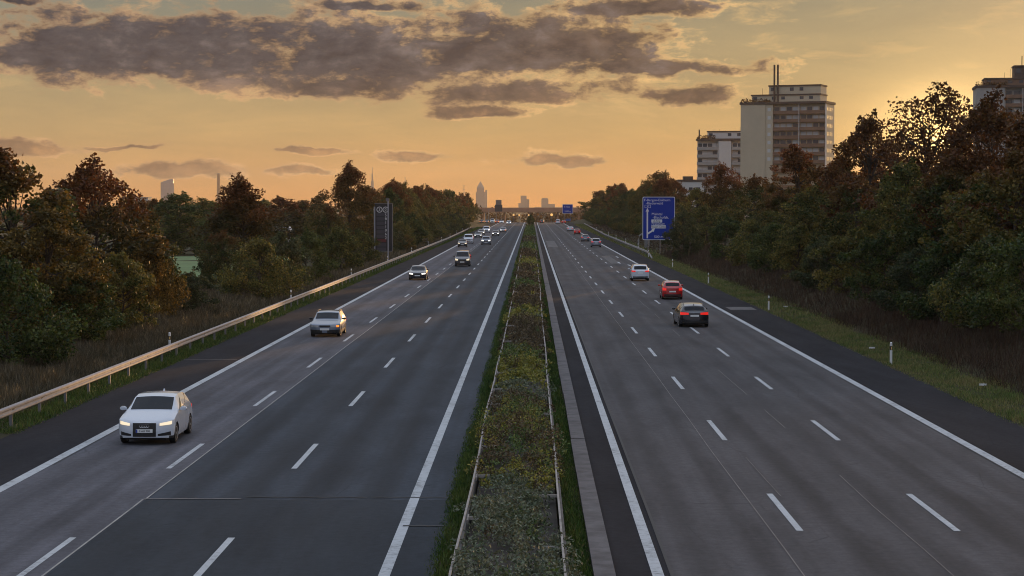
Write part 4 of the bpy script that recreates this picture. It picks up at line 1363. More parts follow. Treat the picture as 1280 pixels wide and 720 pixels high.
def build_car(name, cfg):
    S = cfg['shape']
    r = thing(name, '', cfg.get('cat', 'car'))
    S.body_mesh().build('body', [PAINTS[cfg['paint']], BLACK], r, smooth=32)
    ub = MB(); ub.box(-S.hw * .72, S.hw * .72, -S.L / 2 + .25, S.L / 2 - .25, S.clear - .04, .60); ub.build('underbody', BLACK, r)
    c0, c1 = cfg['screen']
    S.patch(lambda a, b: S.roof(c0 + (c1 - c0) * a, (b * 2 - 1) * .93), 6, 8, .006).build('windscreen', GLASS, r, smooth=60)
    w0, w1 = cfg['rear']
    S.patch(lambda a, b: S.roof(w0 + (w1 - w0) * a, (b * 2 - 1) * .90), 6, 8, .006).build('rear_window', GLASS, r, smooth=60)
    wins = cfg['wins']
    for s in (-1, 1):
        for (a0, a1, b0, b1) in wins:
            S.patch(lambda a, b: S.side((a0 + (a1 - a0) * b) + ((b0 + (b1 - b0) * b) - (a0 + (a1 - a0) * b)) * a, .10 + .80 * b, s), 6, 4, .006).build('side_window', GLASS, r, smooth=60)
    # front
    for s in (-1, 1):
        x0, x1, a0, a1, b0, b1 = cfg['head']
        lm = cfg.get('lamp', LAMP_ON)
        S.end_patch((s * x0, s * x1, a0, a1, b0, b1)).build('headlight', lm, r)
        if cfg.get('indicator'):
            x0, x1, a0, a1, b0, b1 = cfg['indicator']
            S.end_patch((s * x0, s * x1, a0, a1, b0, b1), off=.010).build('turn_signal', AMBER if s == cfg.get('blink', 0) else LAMP_OFF, r)
        if cfg.get('fog'):
            x0, x1, a0, a1, b0, b1 = cfg['fog']
            S.end_patch((s * x0, s * x1, a0, a1, b0, b1), off=.008).build('air_intake', BLACK, r)
    g = cfg['grille']
    for (x, z0, z1) in g:
        S.end_patch((-x, x, z0, z1, z0, z1), off=.012, nu=8).build('grille', BLACK, r)
    z = cfg['plate_z']
    S.end_patch((-.26, .26, z, z + .11, z, z + .11), off=.026, nu=6).build('number_plate', PLATE, r)
    S.end_patch((.215, .258, z + .003, z + .107, z + .003, z + .107), off=.029, nu=2).build('plate_band', PLATEB, r) if False else None
    if cfg.get('plate_text'):
        yb = S.end_pt(0, z + .055, False, .032)[1]
        text_mesh('plate_lettering', cfg['plate_text'], .10, INK, r, (.015, yb, z + .055), depth=.001, sx=.85)
        b = MB(); b.box(-.258, -.212, yb + .001, yb + .004, z + .004, z + .106); b.build('plate_band', PLATEB, r)
    if cfg.get('rings'):
        b = MB(); zc = cfg['rings']
        for k in range(4):
            cx = -.105 + .07 * k
            yb = S.end_pt(cx, zc, False, .020)[1] - .004
            pts = [(cx + .048 * math.cos(t), yb - .004 * (k % 2), zc + .048 * math.sin(t)) for t in np.linspace(0, 2 * math.pi, 17)]
            b.tube(pts, .0065, 5, cap=False)
        b.build('emblem', CHROME, r)
    # rear
    for s in (-1, 1):
        x0, x1, a0, a1, b0, b1 = cfg['tail']
        S.end_patch((s * x0, s * x1, a0, a1, b0, b1), rear=True).build('tail_light', TAIL, r)
    z = cfg['rplate_z']
    S.end_patch((-.26, .26, z, z + .11, z, z + .11), rear=True, off=.016).build('number_plate', PLATE, r)
    S.end_patch((-S.hw * .80, S.hw * .80, S.clear + .10, S.clear + .22, S.clear + .10, S.clear + .22), rear=True, off=.010, nu=10).build('rear_skirt', BLACK, r)
    # mirrors
    for s in (-1, 1):
        md = cfg['mirror']
        p = Vector(S.side(md, .10, s))
        b = MB()
        b.lathe([(-.06, .03), (-.05, .075), (.02, .085), (.055, .05)], 'y', 10, (0, 0, 0))
        b.v = [(v[0] * 1.35 + p.x + s * .13, v[1] * .9 + p.y, v[2] * .85 + p.z + .06) for v in b.v]
        q = len(b.v)
        b.box(p.x + s * .0, p.x + s * .08, p.y - .03, p.y + .03, p.z + .01, p.z + .045)
        b.build('mirror', PAINTS[cfg['paint']] if cfg.get('mirror_paint', True) else BLACK, r, smooth=50)
    ty, rm = wheel_meshes(S.wheel_r)
    for a in S.axle:
        for s in (-1, 1):
            e = bpy.data.objects.new('wheel', None); e.empty_display_size = .1
            e.location = (s * (S.hw - .125), a - S.L / 2, S.wheel_r)
            e.rotation_euler = (0, 0, 0 if s > 0 else math.pi)
            link(e, r)
            link(bpy.data.objects.new('tyre', ty), e); link(bpy.data.objects.new('rim', rm), e)
    if cfg.get('rails'):
        for s in (-1, 1):
            d0, d1 = cfg['rails']
            pts = []
            for t in np.linspace(0, 1, 9):
                p = S.side(d0 + (d1 - d0) * t, 1.0, s)
                pts.append((p[0] * .97, p[1], p[2] + .01 + .045 * min(1, 8 * t, 8 * (1 - t))))
            b = MB(); b.tube(pts, .018, 6); b.build('roof_rail', BLACK, r, smooth=50)
    if cfg.get('aerial'):
        p = S.roof(cfg['aerial'], 0)
        b = MB(); b.prism([(0, 0), (.16, 0), (.14, .07), (.10, .075)], 'x', -.02, .02)
        b.build('aerial', PAINTS[cfg['paint']], r, loc=(p[0], p[1] - .05, p[2] - .006))
    if cfg.get('seats', True):
        pass
    return r

HATCH = CarShape(4.24, 1.78, [(0, .70), (.12, .77), (.5, .86), (1.12, .98), (1.92, 1.38), (2.4, 1.435), (3.2, 1.43), (3.80, 1.36), (4.08, 1.0), (4.24, .90)],
                 [(0, .64), (.15, .72), (.9, .88), (1.3, .93), (3.4, .98), (4.0, .93), (4.24, .80)],
                 [(0, .70), (.3, .78), (1.1, .80), (1.5, .74), (1.95, .655), (3.5, .62), (3.8, .64), (4.06, .76), (4.24, .80)])
ESTATE = CarShape(4.55, 1.74, [(0, .68), (.12, .74), (.5, .82), (1.30, .95), (2.0, 1.34), (2.5, 1.40), (3.9, 1.385), (4.15, 1.33), (4.42, .95), (4.55, .84)],
                  [(0, .62), (.15, .70), (.9, .84), (1.4, .89), (4.2, .92), (4.4, .90), (4.55, .78)],
                  [(0, .76), (.3, .82), (1.3, .82), (1.7, .76), (2.0, .70), (4.0, .68), (4.3, .72), (4.55, .82)], nose=.30, tail=.2, lean_f=.06, wheel_r=.30)
SEDAN = CarShape(4.65, 1.80, [(0, .70), (.12, .76), (.5, .85), (1.30, .96), (2.05, 1.36), (2.6, 1.43), (3.2, 1.38), (3.95, 1.06), (4.3, 1.03), (4.58, .98), (4.65, .90)],
                 [(0, .64), (.15, .72), (.9, .87), (1.4, .92), (3.9, .97), (4.4, .95), (4.65, .84)],
                 [(0, .72), (.3, .79), (1.25, .80), (1.65, .74), (2.05, .66), (3.2, .63), (3.95, .74), (4.65, .78)])
SUV = CarShape(4.45, 1.84, [(0, .86), (.12, .94), (.5, 1.00), (1.15, 1.10), (1.85, 1.56), (2.4, 1.645), (3.6, 1.60), (3.95, 1.52), (4.30, 1.08), (4.45, .98)],
               [(0, .80), (.15, .88), (.9, 1.00), (1.3, 1.04), (3.8, 1.10), (4.25, 1.05), (4.45, .92)],
               [(0, .72), (.3, .80), (1.1, .82), (1.5, .76), (1.85, .70), (3.6, .66), (4.0, .68), (4.30, .78), (4.45, .82)], clear=.24, wheel_r=.345, tail=.26)
VAN = CarShape(4.75, 1.90, [(0, .88), (.12, .98), (.4, 1.06), (.85, 1.18), (1.65, 1.78), (2.2, 1.90), (4.2, 1.90), (4.5, 1.84), (4.68, 1.25), (4.75, 1.0)],
               [(0, .82), (.15, .92), (.7, 1.04), (1.2, 1.10), (4.4, 1.12), (4.75, .95)],
               [(0, .76), (.3, .84), (.85, .86), (1.3, .82), (1.65, .79), (4.2, .78), (4.5, .80), (4.75, .88)], nose=.34, tail=.16, wheel_r=.33, lean_f=.06, lean_r=.02)
SMALL = CarShape(3.95, 1.70, [(0, .74), (.12, .82), (.4, .90), (.95, 1.02), (1.75, 1.42), (2.2, 1.475), (2.9, 1.45), (3.45, 1.36), (3.80, 1.02), (3.95, .90)],
                 [(0, .68), (.15, .76), (.8, .92), (1.2, .97), (3.2, 1.02), (3.75, .98), (3.95, .84)],
                 [(0, .70), (.3, .78), (.95, .80), (1.35, .74), (1.75, .66), (3.2, .62), (3.5, .65), (3.80, .76), (3.95, .80)])
for (S_, dz_) in ((SUV, 0), (VAN, 0)):
    S_.sv = (lambda z: np.interp(z, [.15, .35, .6, .9, 1.15, 1.5], [.94, .98, 1.0, .995, .96, .95]))

ESTATE.skirt = .20
CFG = {
    'hatch': dict(shape=HATCH, paint='white', screen=(1.20, 1.90), rear=(3.84, 4.05), wins=[(1.45, 2.45, 1.95, 2.45), (2.55, 3.62, 2.55, 3.50)],
                  head=(.47, .81, .615, .69, .64, .745), fog=(.42, .78, .30, .36, .30, .42), grille=[(.36, .275, .70)], plate_z=.40, plate_text='F:AH 908', rings=.615,
                  tail=(.45, .82, .80, .90, .80, .93), rplate_z=.62, mirror=1.55, aerial=3.45),
    'estate': dict(shape=ESTATE, paint='silver', screen=(1.38, 1.95), rear=(4.17, 4.38), wins=[(1.62, 2.50, 2.05, 2.50), (2.58, 3.35, 2.58, 3.30), (3.43, 4.08, 3.40, 3.98)],
                   head=(.36, .64, .57, .68, .57, .68), lamp=LAMP_OFF, indicator=(.66, .80, .57, .68, .58, .68), blink=1, fog=(.40, .78, .30, .42, .30, .42),
                   grille=[(.30, .57, .68)], plate_z=.40, tail=(.50, .83, .72, .88, .72, .88), rplate_z=.60, mirror=1.70, mirror_paint=False, rails=(2.2, 4.0)),
    'sedan': dict(shape=SEDAN, paint='black', screen=(1.38, 2.00), rear=(3.26, 3.90), wins=[(1.62, 2.55, 2.12, 2.55), (2.63, 3.62, 2.63, 3.20)],
                  head=(.44, .80, .58, .69, .60, .73), fog=(.45, .78, .30, .38, .30, .40), grille=[(.36, .52, .68), (.30, .28, .38)], plate_z=.40, lamp=LAMP_WHITE,
                  tail=(.42, .82, .80, .92, .80, .93), rplate_z=.66, mirror=1.70),
    'avant': dict(shape=CarShape(4.75, 1.86, [(0, .70), (.12, .76), (.5, .85), (1.30, .96), (2.05, 1.36), (2.6, 1.44), (3.7, 1.40), (4.2, 1.31), (4.58, .99), (4.75, .88)],
                                 [(0, .64), (.15, .72), (.9, .87), (1.4, .92), (4.2, .99), (4.55, .94), (4.75, .82)],
                                 [(0, .72), (.3, .79), (1.25, .80), (1.65, .74), (2.05, .66), (3.9, .61), (4.25, .65), (4.58, .76), (4.75, .80)]),
                  paint='black', screen=(1.38, 2.00), rear=(4.25, 4.53), wins=[(1.62, 2.55, 2.12, 2.55), (2.63, 3.5, 2.63, 3.45), (3.58, 4.25, 3.53, 4.02)],
                  head=(.44, .80, .58, .69, .60, .73), fog=(.45, .78, .30, .38, .30, .40), grille=[(.36, .30, .68)], plate_z=.40, lamp=LAMP_WHITE,
                  tail=(.36, .86, .78, .90, .76, .94), rplate_z=.66, mirror=1.70, rails=(2.3, 4.1), aerial=3.95),
    'suv': dict(shape=SUV, paint='white', screen=(1.24, 1.80), rear=(3.98, 4.25), wins=[(1.45, 2.45, 1.95, 2.45), (2.55, 3.75, 2.55, 3.60)],
                head=(.46, .82, .72, .84, .76, .90), fog=(.45, .80, .38, .48, .38, .48), grille=[(.40, .58, .80)], plate_z=.46, lamp=LAMP_WHITE,
                tail=(.48, .86, .90, 1.02, .90, 1.06), rplate_z=.72, mirror=1.58, rails=(2.1, 3.6)),
    'van': dict(shape=VAN, paint='dark', screen=(.92, 1.60), rear=(4.53, 4.65), wins=[(1.15, 2.0, 1.65, 2.0), (2.1, 3.3, 2.1, 3.3), (3.4, 4.4, 3.4, 4.35)],
                head=(.52, .86, .74, .90, .76, .98), fog=(.50, .84, .34, .44, .34, .44), grille=[(.46, .66, .86), (.44, .34, .44)], plate_z=.50, lamp=LAMP_ON,
                tail=(.76, .90, .85, 1.30, .85, 1.35), rplate_z=.70, mirror=1.35),
    'small': dict(shape=SMALL, paint='red', screen=(1.03, 1.70), rear=(3.49, 3.75), wins=[(1.27, 2.15, 1.78, 2.15), (2.24, 3.28, 2.24, 3.12)],
                  head=(.44, .78, .62, .74, .64, .82), fog=(.42, .74, .30, .38, .30, .40), grille=[(.34, .48, .62), (.36, .28, .38)], plate_z=.40, lamp=LAMP_ON,
                  tail=(.50, .79, .72, .90, .72, .95), rplate_z=.58, mirror=1.37),
}
PROTO = {}
def car(kind, paint, label, group, x, y, away, name=None, lamp=None, blink=None, yaw=0.0, scale=1.0):
    """x, y: point between the wheels nearer to the camera"""
    nm = name or {'van': 'van', 'suv': 'off_road_car'}.get(kind, 'car')
    if kind not in PROTO:
        o = build_car(nm, CFG[kind]); PROTO[kind] = o
    else:
        o = copy_tree(PROTO[kind])
    o.name = nm
    cat = {'van': 'van'}.get(kind, 'car')
    tag(o, label, cat, group)
    L = CFG[kind]['shape'].L; A = CFG[kind]['shape'].axle
    y -= (L - A[1]) if away else A[0]          # x, y is where the nearer wheels touch the road
    o.location = (x, y + L / 2, float(dip(y + L / 2)) + .010)
    o.rotation_euler = (0, 0, (math.pi if away else 0) + yaw)
    p = PAINTS[paint]
    for ch in o.children:
        b = ch.name.split('.')[0]
        if b in ('body', 'aerial') or (b == 'mirror' and CFG[kind].get('mirror_paint', True)):
            own_mat(ch, p)
        if lamp and b == 'headlight': own_mat(ch, lamp)
        if blink and b == 'headlight' and ch.data.vertices[0].co.x * blink > 0: own_mat(ch, AMBER)
    return o
GLC, GRC = 'cars coming towards the camera', 'cars driving away from the camera'
def lane(px, py):
    return P(px, py)
def place(kind, paint, label, px, py, away, **kw):
    x, y = P(px, py)
    return car(kind, paint, label, GRC if away else GLC, x, y, away, **kw)
place('hatch', 'white', 'white hatchback with lit headlights, the nearest car on the left carriageway', 184.0, 555, False)
place('estate', 'silver', 'silver estate car with one glowing orange signal, second nearest on the left carriageway', 407, 421, False)
place('sedan', 'black', 'black saloon with bright headlights in the outer left lane behind the silver estate', 522, 350, False)
place('van', 'dark', 'dark people carrier with lit headlights and pale roof in the middle left lane', 578, 333, False)
place('small', 'dark', 'small dark car with headlights just ahead of a white van in the outer left lane', 578, 309, False)
place('van', 'white', 'white van close behind the small dark car in the outer left lane', 585.5, 304.5, False, lamp=LAMP_OFF)
place('suv', 'silver', 'silver car with bright headlights alone in the middle left lane beyond the dark people carrier', 607.5, 306, False)
place('hatch', 'grey', 'grey hatchback with white headlights closely followed by a grey saloon', 597.5, 297.6, False, lamp=LAMP_WHITE)
place('sedan', 'grey', 'grey saloon tucked behind the grey hatchback in the outer left lane', 601.5, 293.5, False)
place('van', 'white', 'tall white van with headlights far out in the outer left lane', 608, 291.2, False, lamp=LAMP_WHITE)
place('sedan', 'dark', 'dark saloon with white headlights far out in the middle left lane', 619.5, 295, False)
place('sedan', 'silver', 'far silver saloon flashing an orange signal in the middle left lane', 629, 290.4, False, blink=1)
place('hatch', 'white', 'tiny white car with bright lights at the crest of the outer left lane', 627, 279.4, False, lamp=LAMP_WHITE)
place('suv', 'white', 'tiny pale car with bright lights at the crest of the middle left lane', 636, 280.8, False)
place('sedan', 'dark', 'far dark car with an orange lamp on the slip road, leftmost of the queue', 602, 278.8, False, lamp=AMBER)
place('hatch', 'grey', 'far grey car with orange lamps on the slip road, second in the queue', 608.5, 278.9, False, lamp=AMBER)
place('van', 'white', 'far pale van with a yellow lamp in the queue on the slip road', 615.5, 279.0, False, lamp=LAMP_ON)
place('small', 'red', 'far reddish car with orange lamps on the slip road, rightmost of the queue', 621.5, 279.0, False, lamp=AMBER)
place('avant', 'black', 'black estate car with red tail lights, the nearest car on the right carriageway', 866, 408.5, True, yaw=R(1.5))
place('small', 'red', 'red small car with red tail lights ahead of the black estate car', 840, 374, True)
place('suv', 'white', 'white off road car ahead of the red small car in the right lane', 800, 351, True)
place('suv', 'silver', 'far pale off road car, nearest of the row of four beyond the big blue sign', 745, 309, True, lamp=LAMP_OFF)
place('hatch', 'silver', 'far silver hatchback, second of the row of four beyond the big blue sign', 731.5, 301.8, True)
place('small', 'red', 'far red car, third of the row of four beyond the big blue sign', 721.5, 293.0, True)
place('sedan', 'white', 'far white saloon, last of the row of four beyond the big blue sign', 712.8, 289.0, True)
place('van', 'white', 'tiny white van near the crest of the right lane', 697.3, 280.0, True)
place('hatch', 'red', 'tiny red car near the crest beside the right shoulder', 704.5, 279.6, True)
place('small', 'dark', 'tiny dark car with red lights at the crest beside the median on the right', 677.2, 279.0, True)

# ------------------------------------------------------------------ tower blocks
BEIGE = mat('render_beige', (.50, .42, .30), .85, var=.06, vscale=.25)
BROWN = mat('render_brown', (.20, .115, .075), .85, var=.1, vscale=.4)
GREYC = mat('render_grey', (.33, .31, .29), .85, var=.08, vscale=.3)
WHITEW = mat('render_white', (.55, .53, .50), .85, var=.06, vscale=.3)
RECESS = mat('balcony_recess', (.13, .10, .085), .9, var=.3, vscale=.5)
WINGL = mat('window_glass', (.05, .055, .065), .08, spec=.7)
WINFR = mat('window_frame_white', (.55, .55, .54), .5)
ROOFD = mat('roof_edge_dark', (.085, .055, .042), .8)
def tower(name, label, x, y, rz, w, d, floors, fh, segs, parapet_m, wallm, side_windows=True, roof_boxes=(), flues=(), z0=0.0, nmax=100):
    """segs: [(x0, x1, kind)] across the front; local front faces -y, x from 0 to w"""
    r = thing(name, label, 'tower block', (x, y, z0), rz)
    H = floors * fh + .5
    mb = MB()
    rec = 1.3
    mb.box(0, w, rec, d, -4, H)
    for (a, b, kind) in segs:
        if kind in ('wall', 'win'):
            mb.box(a, b, -.25 if kind == 'wall' else 0, rec - .003, -4, H)
    mb.build('wall', wallm, r)
    e = MB(); e.box(-.35, w + .35, -.45, d + .35, H + .003, H + .8); e.build('roof_edge', ROOFD, r)
    # balconies on the visible upper storeys
    vis = [k for k in range(floors) if k * fh > 8]
    for (a, b, kind) in segs:
        if kind == 'balcony':
            for k in vis:
                z = k * fh
                bm_ = MB(); bm_.box(a + .02, b - .02, -.15, .0, z - .1, z + 1.05); bm_.box(a + .02, b - .02, .003, rec - .003, z - .1, z + .1)
                bal = bm_.build('balcony', parapet_m, r)
            for k in vis[-7:]:
                z = k * fh
                n = max(2, int((b - a) / 1.9))
                rnd = random.Random(int(a * 10) + k * 7 + floors)
                for i in range(n):
                    xa = a + .25 + (b - a - .5) * i / n; xb = a + .25 + (b - a - .5) * (i + .8) / n
                    bk = MB(); bk.box(xa, xb, rec - .09, rec - .004, z + .25 + (.8 if rnd.random() < .4 else 0), z + fh - .45)
                    bk.build('window', WINGL if rnd.random() < .62 else WINFR, r)
            fl = MB(); fl.box(b - .09, b + .09, -.20, rec - .01, vis[0] * fh, H - .01); fl.build('divider', WHITEW, r)
        if kind == 'win':
            for k in vis[-7:]:
                ws = MB(); ws.box(a + (b - a) * .30, a + (b - a) * .72, -.06, -.003, k * fh + .95, k * fh + 2.1)
                ws.build('window', WINFR, r)
    if side_windows:
        for k in vis[-7:]:
            for i in range(4):
                yy = 2.0 + (d - 4.0) * i / 4
                ws = MB(); ws.box(w + .003, w + .06, yy, yy + 1.0, k * fh + .9, k * fh + 2.1)
                ws.build('side_window', mat('window_warm', (.42, .34, .22), .45, spec=.4), r)
    for (a, b, c, dd, z, h, m, nm) in roof_boxes:
        q = MB(); q.box(a, b, c, dd, H + z, H + z + h); o = q.build(nm, m, r)
        q = MB(); q.box(a - .25, b + .25, c - .25, dd + .25, H + z + h + .003, H + z + h + .45); q.build('roof_edge', ROOFD, r)
        n = int((b - a) / 3.2)
        for i in range(n):
            xa = a + .6 + (b - a - 1.2) * i / max(1, n)
            if i % 3 != 1:
                q = MB(); q.box(xa, xa + 1.3, c - .08, c - .003, H + z + h * .40, H + z + h * .85); q.build('window', WINGL, r)
    for (a, b, rad, z, h) in flues:
        q = MB(); q.tube([(a, b, H + z), (a, b, H + z + h)], rad, 8); q.build('flue', ROOFD, r, smooth=40)
    # plants and aerials along the roof terrace
    rg = np.random.default_rng(int(w * 10))
    pts = np.stack([rg.uniform(-.1, w * .35, 260), rg.uniform(-.2, 1.2, 260), H + .9 + rg.uniform(0, 1.0, 260) ** 2 * 1.1], 1)
    o = bpy.data.objects.new('roof_plants', quads_mesh('roof_plants', leaf_quads(rg, pts, .6), LX)); link(o, r)
    q = MB()
    for i in range(6):
        xx = rg.uniform(w * .2, w * .95); q.box(xx - .04, xx + .04, d * .4, d * .4 + .08, H + .8, H + rg.uniform(3, 6.6))
    q.build('aerial', ROOFD, r)
    return r
YT = 690.0
sA = FPX / YT
tower('tower_block', 'tall beige tower block with brown balcony bands and two slim flues on its roof', (925 - VPX) / sA, YT, R(-30) * -1 if False else R(-22), 29.3, 12.5, 15, 2.78,
      [(0, 8.6, 'wall'), (8.6, 11.2, 'win'), (11.2, 20.2, 'balcony'), (20.4, 29.3, 'balcony')], BROWN, BEIGE,
      roof_boxes=[(3.2, 27.0, 2.0, 11, .81, 2.2, BEIGE, 'roof_storey'), (9.2, 27.0, 2.4, 10.6, 3.5, 2.6, BEIGE, 'plant_room')],
      flues=[(11.2, 1.7, .33, .8, 12.6), (12.4, 1.7, .33, .8, 12.6)], z0=-.5)
YB = 745.0; sB = FPX / YB
tower('balcony_block', 'lower grey balcony block left of the tall beige tower block', (870.5 - VPX) / sB, YB, R(-12), 19.0, 12, 12, 2.78,
      [(0, 7.8, 'balcony'), (8.0, 12.6, 'wall'), (12.8, 19.0, 'balcony')], GREYC, WHITEW, side_windows=False,
      roof_boxes=[(3.6, 18.6, 2.2, 10, .81, 2.4, WHITEW, 'roof_storey')], flues=[(.6, 2.0, .25, .8, 3.4)], z0=-2.6)
YC = 655.0; sC = FPX / YC
tower('edge_tower', 'brown grey tower block with stepped top cut off by the right picture edge', (1217.5 - VPX) / sC, YC, R(-8), 28.0, 14, 16, 2.78,
      [(0, 9.0, 'wall'), (9.2, 14.6, 'balcony'), (14.8, 20.0, 'balcony'), (20, 28, 'wall')], BROWN, GREYC, side_windows=False,
      roof_boxes=[(2.8, 27.5, 1.4, 12, .81, 2.0, BROWN, 'roof_storey'), (12.2, 25, 3, 11, 3.3, 3.6, ROOFD, 'plant_room')], flues=[(14.6, 4, .14, 7, 3.4), (16.6, 4, .10, 7, 3.0)], z0=.4)

def houses():
    y = 600.0; s = FPX / y
    r = thing('white_house', 'small white flat roofed house left of the lower balcony block', 'house', ((848 - VPX) / s, y, 0))
    b = MB(); b.box(0, 7.5, 0, 9, -1, 14.6); b.build('wall', WHITEW, r)
    b = MB(); b.box(-.2, 7.7, -.2, 9.2, 14.603, 15.2); b.box(1.6, 4.4, 2, 6, 15.2, 16.2); b.build('roof', ROOFD, r)
    for k in range(4):
        for i in range(3):
            b = MB(); b.box(.8 + i * 2.2, 1.9 + i * 2.2, -.05, -.003, 3.2 + k * 2.8, 4.5 + k * 2.8); b.build('window', WINGL, r)
    # pale flat block and shed behind the left trees
    y = 900.0; s = FPX / y
    r = thing('pale_block', 'pale flat roofed block showing between the trees left of the round tower', 'building', ((167 - VPX) / s, y, -6))
    b = MB(); b.box(0, 6.2, 0, 8, 0, 6 + CAMH + 9.5 / s); b.build('wall', WHITEW, r)
    b = MB(); b.box(-.3, 6.5, -.3, 8.3, 6 + CAMH + 9.5 / s, 6 + CAMH + 10.5 / s); b.build('roof', GREYC, r)
    y = 430.0; s = FPX / y
    r = thing('shed', 'grey white shed roof between the trees left of the tallest left tree', 'shed', ((340 - VPX) / s, y, 0))
    b = MB(); b.box(0, 3.6, 0, 4, -.5, 2.2); b.build('wall', GREYC, r)
    b = MB(); b.prism([(-.2, 2.2), (3.8, 2.2), (3.4, 3.0), (.6, 3.1)], 'y', -.3, 4.3); b.build('roof', mat('shed_roof', (.50, .52, .56), .5), r)
houses()

def skyline():
    Y = 6000.0; s = FPX / Y
    SK = mat('skyline_stone', (.30, .24, .20), .8); SG = mat('skyline_glass', (.22, .25, .30), .25, spec=.7)
    X = lambda px: (px - VPX) / s
    Z = lambda py: CAMH + (HORY - py) / s
    def th(nm, lab, px, cat='tower'):
        return thing(nm, lab, cat, (X(px), Y, -6))
    def rel(z): return z + 6
    r = th('pyramid_tower', 'far stone skyscraper with pyramid top above the end of the left tree row', 601)
    b = MB(); w = 6.0 / s
    b.box(-w, w * .9, -w, w, 0, rel(Z(240))); b.build('shaft', SK, r)
    b = MB(); b.box(-w * .8, w * .7, -w * .8, w * .8, rel(Z(240)), rel(Z(234.5)))
    zz = rel(Z(234.5)); b.add([(-w * .8, -w * .8, zz), (w * .7, -w * .8, zz), (w * .7, w * .8, zz), (-w * .8, w * .8, zz), (-.05 * w, 0, rel(Z(226.5)))], [(0, 1, 4), (1, 2, 4), (2, 3, 4), (3, 0, 4)])
    b.build('pyramid_roof', SK, r)
    b = MB(); b.box(w * .95, w * 1.35, -w, w, 0, rel(Z(237.5))); b.build('side_slab', SK, r)
    r = th('stepped_tower', 'far stepped office block above the left side of the bridge', 653)
    for (a, c, t, nm) in ((-5, 0, 254, 'lower_wing'), (-2.2, 5.2, 244.6, 'main_block'), (5.2, 8.5, 249, 'right_wing')):
        b = MB(); b.box(a / s + (.2 if a < 0 else .1), c / s, -20 + (a + 5), 20, 0, rel(Z(t))); b.build(nm, SK, r)
    r = th('round_top_tower', 'far office block with low annex above the right side of the bridge', 681)
    b = MB(); b.prism([(-4.3 / s, 0), (4.3 / s, 0), (4.3 / s, rel(Z(249))), (3 / s, rel(Z(247.6))), (-3 / s, rel(Z(247.6))), (-4.3 / s, rel(Z(249)))], 'y', -15, 15); b.build('main_block', SK, r)
    b = MB(); b.box(4.35 / s, 12.5 / s, -15, 15, 0, rel(Z(255))); b.build('annex', SK, r)
    r = th('round_glass_tower', 'far pale glass tower with slanted round top above the left trees', 209)
    b = MB(); n = 26; vs = []; W_ = 8.2 / s
    for lv in (0, 1):
        for j in range(n):
            t = 2 * math.pi * j / n
            x = W_ * math.cos(t); yy = W_ * .8 * math.sin(t)
            vs.append((x, yy, 0 if lv == 0 else rel(Z(226.8)) + min(x + W_ * .5, W_ * 1.1) / W_ * 2.6 / s))
    b.add(vs, [(j, (j + 1) % n, n + (j + 1) % n, n + j) for j in range(n)] + [tuple(range(n, 2 * n))])
    b.build('glass_shaft', SG, r, smooth=40)
    b = MB()
    for j in range(0, 26):
        t = 2 * math.pi * j / 26
        b.box(W_ * math.cos(t) * 1.01 - .3, W_ * math.cos(t) * 1.01 + .3, W_ * .8 * math.sin(t) * 1.02 - .3, W_ * .8 * math.sin(t) * 1.02 + .3, 0, rel(Z(229)))
    b.build('mullions', SK, r)
    r = th('chimney', 'slim far factory chimney right of the round glass tower', 273, 'chimney')
    b = MB(); b.tube([(0, 0, 0), (0, 0, rel(Z(217.5)))], [2.6 / s, 1.7 / s], 12); b.build('shaft', mat('chimney_brick', (.15, .08, .055), .9), r, smooth=40)
    b = MB(); b.tube([(0, 0, rel(Z(217.5))), (0, 0, rel(Z(216.6)))], 1.95 / s, 12); b.build('rim', SK, r)
    r = th('antenna_tower', 'far television mast with thick head above the tallest left tree', 465.5, 'mast')
    b = MB(); b.tube([(0, 0, 0), (0, 0, rel(Z(226)))], [3 / s, 1.8 / s], 10); b.build('shaft', SK, r)
    b = MB(); b.tube([(0, 0, rel(Z(226))), (0, 0, rel(Z(217)))], 1.0 / s, 8); b.build('head', SK, r)
    b = MB(); b.tube([(0, 0, rel(Z(217))), (0, 0, rel(Z(209)))], .3 / s, 5); b.build('aerial', SK, r)
    for (px, py, lab) in ((506.5, 221, 'thin far lattice mast above the trees right of the dark sign board'), (580, 231, 'thin far mast left of the pyramid topped skyscraper'), (240, 246, 'tiny far mast between the round glass tower and the chimney')):
        r = th('mast', lab, px, 'mast')
        b = MB(); b.tube([(0, 0, 0), (0, 0, rel(Z(py)))], [.8 / s, .3 / s], 5); b.build('pole', SK, r)
        b = MB()
        for q in range(3): b.box(-1.2 / s, 1.2 / s, -.5, .5, rel(Z(py)) - (4 + 10 * q), rel(Z(py)) - (3 + 10 * q))
        b.build('crossarm', SK, r)
skyline()

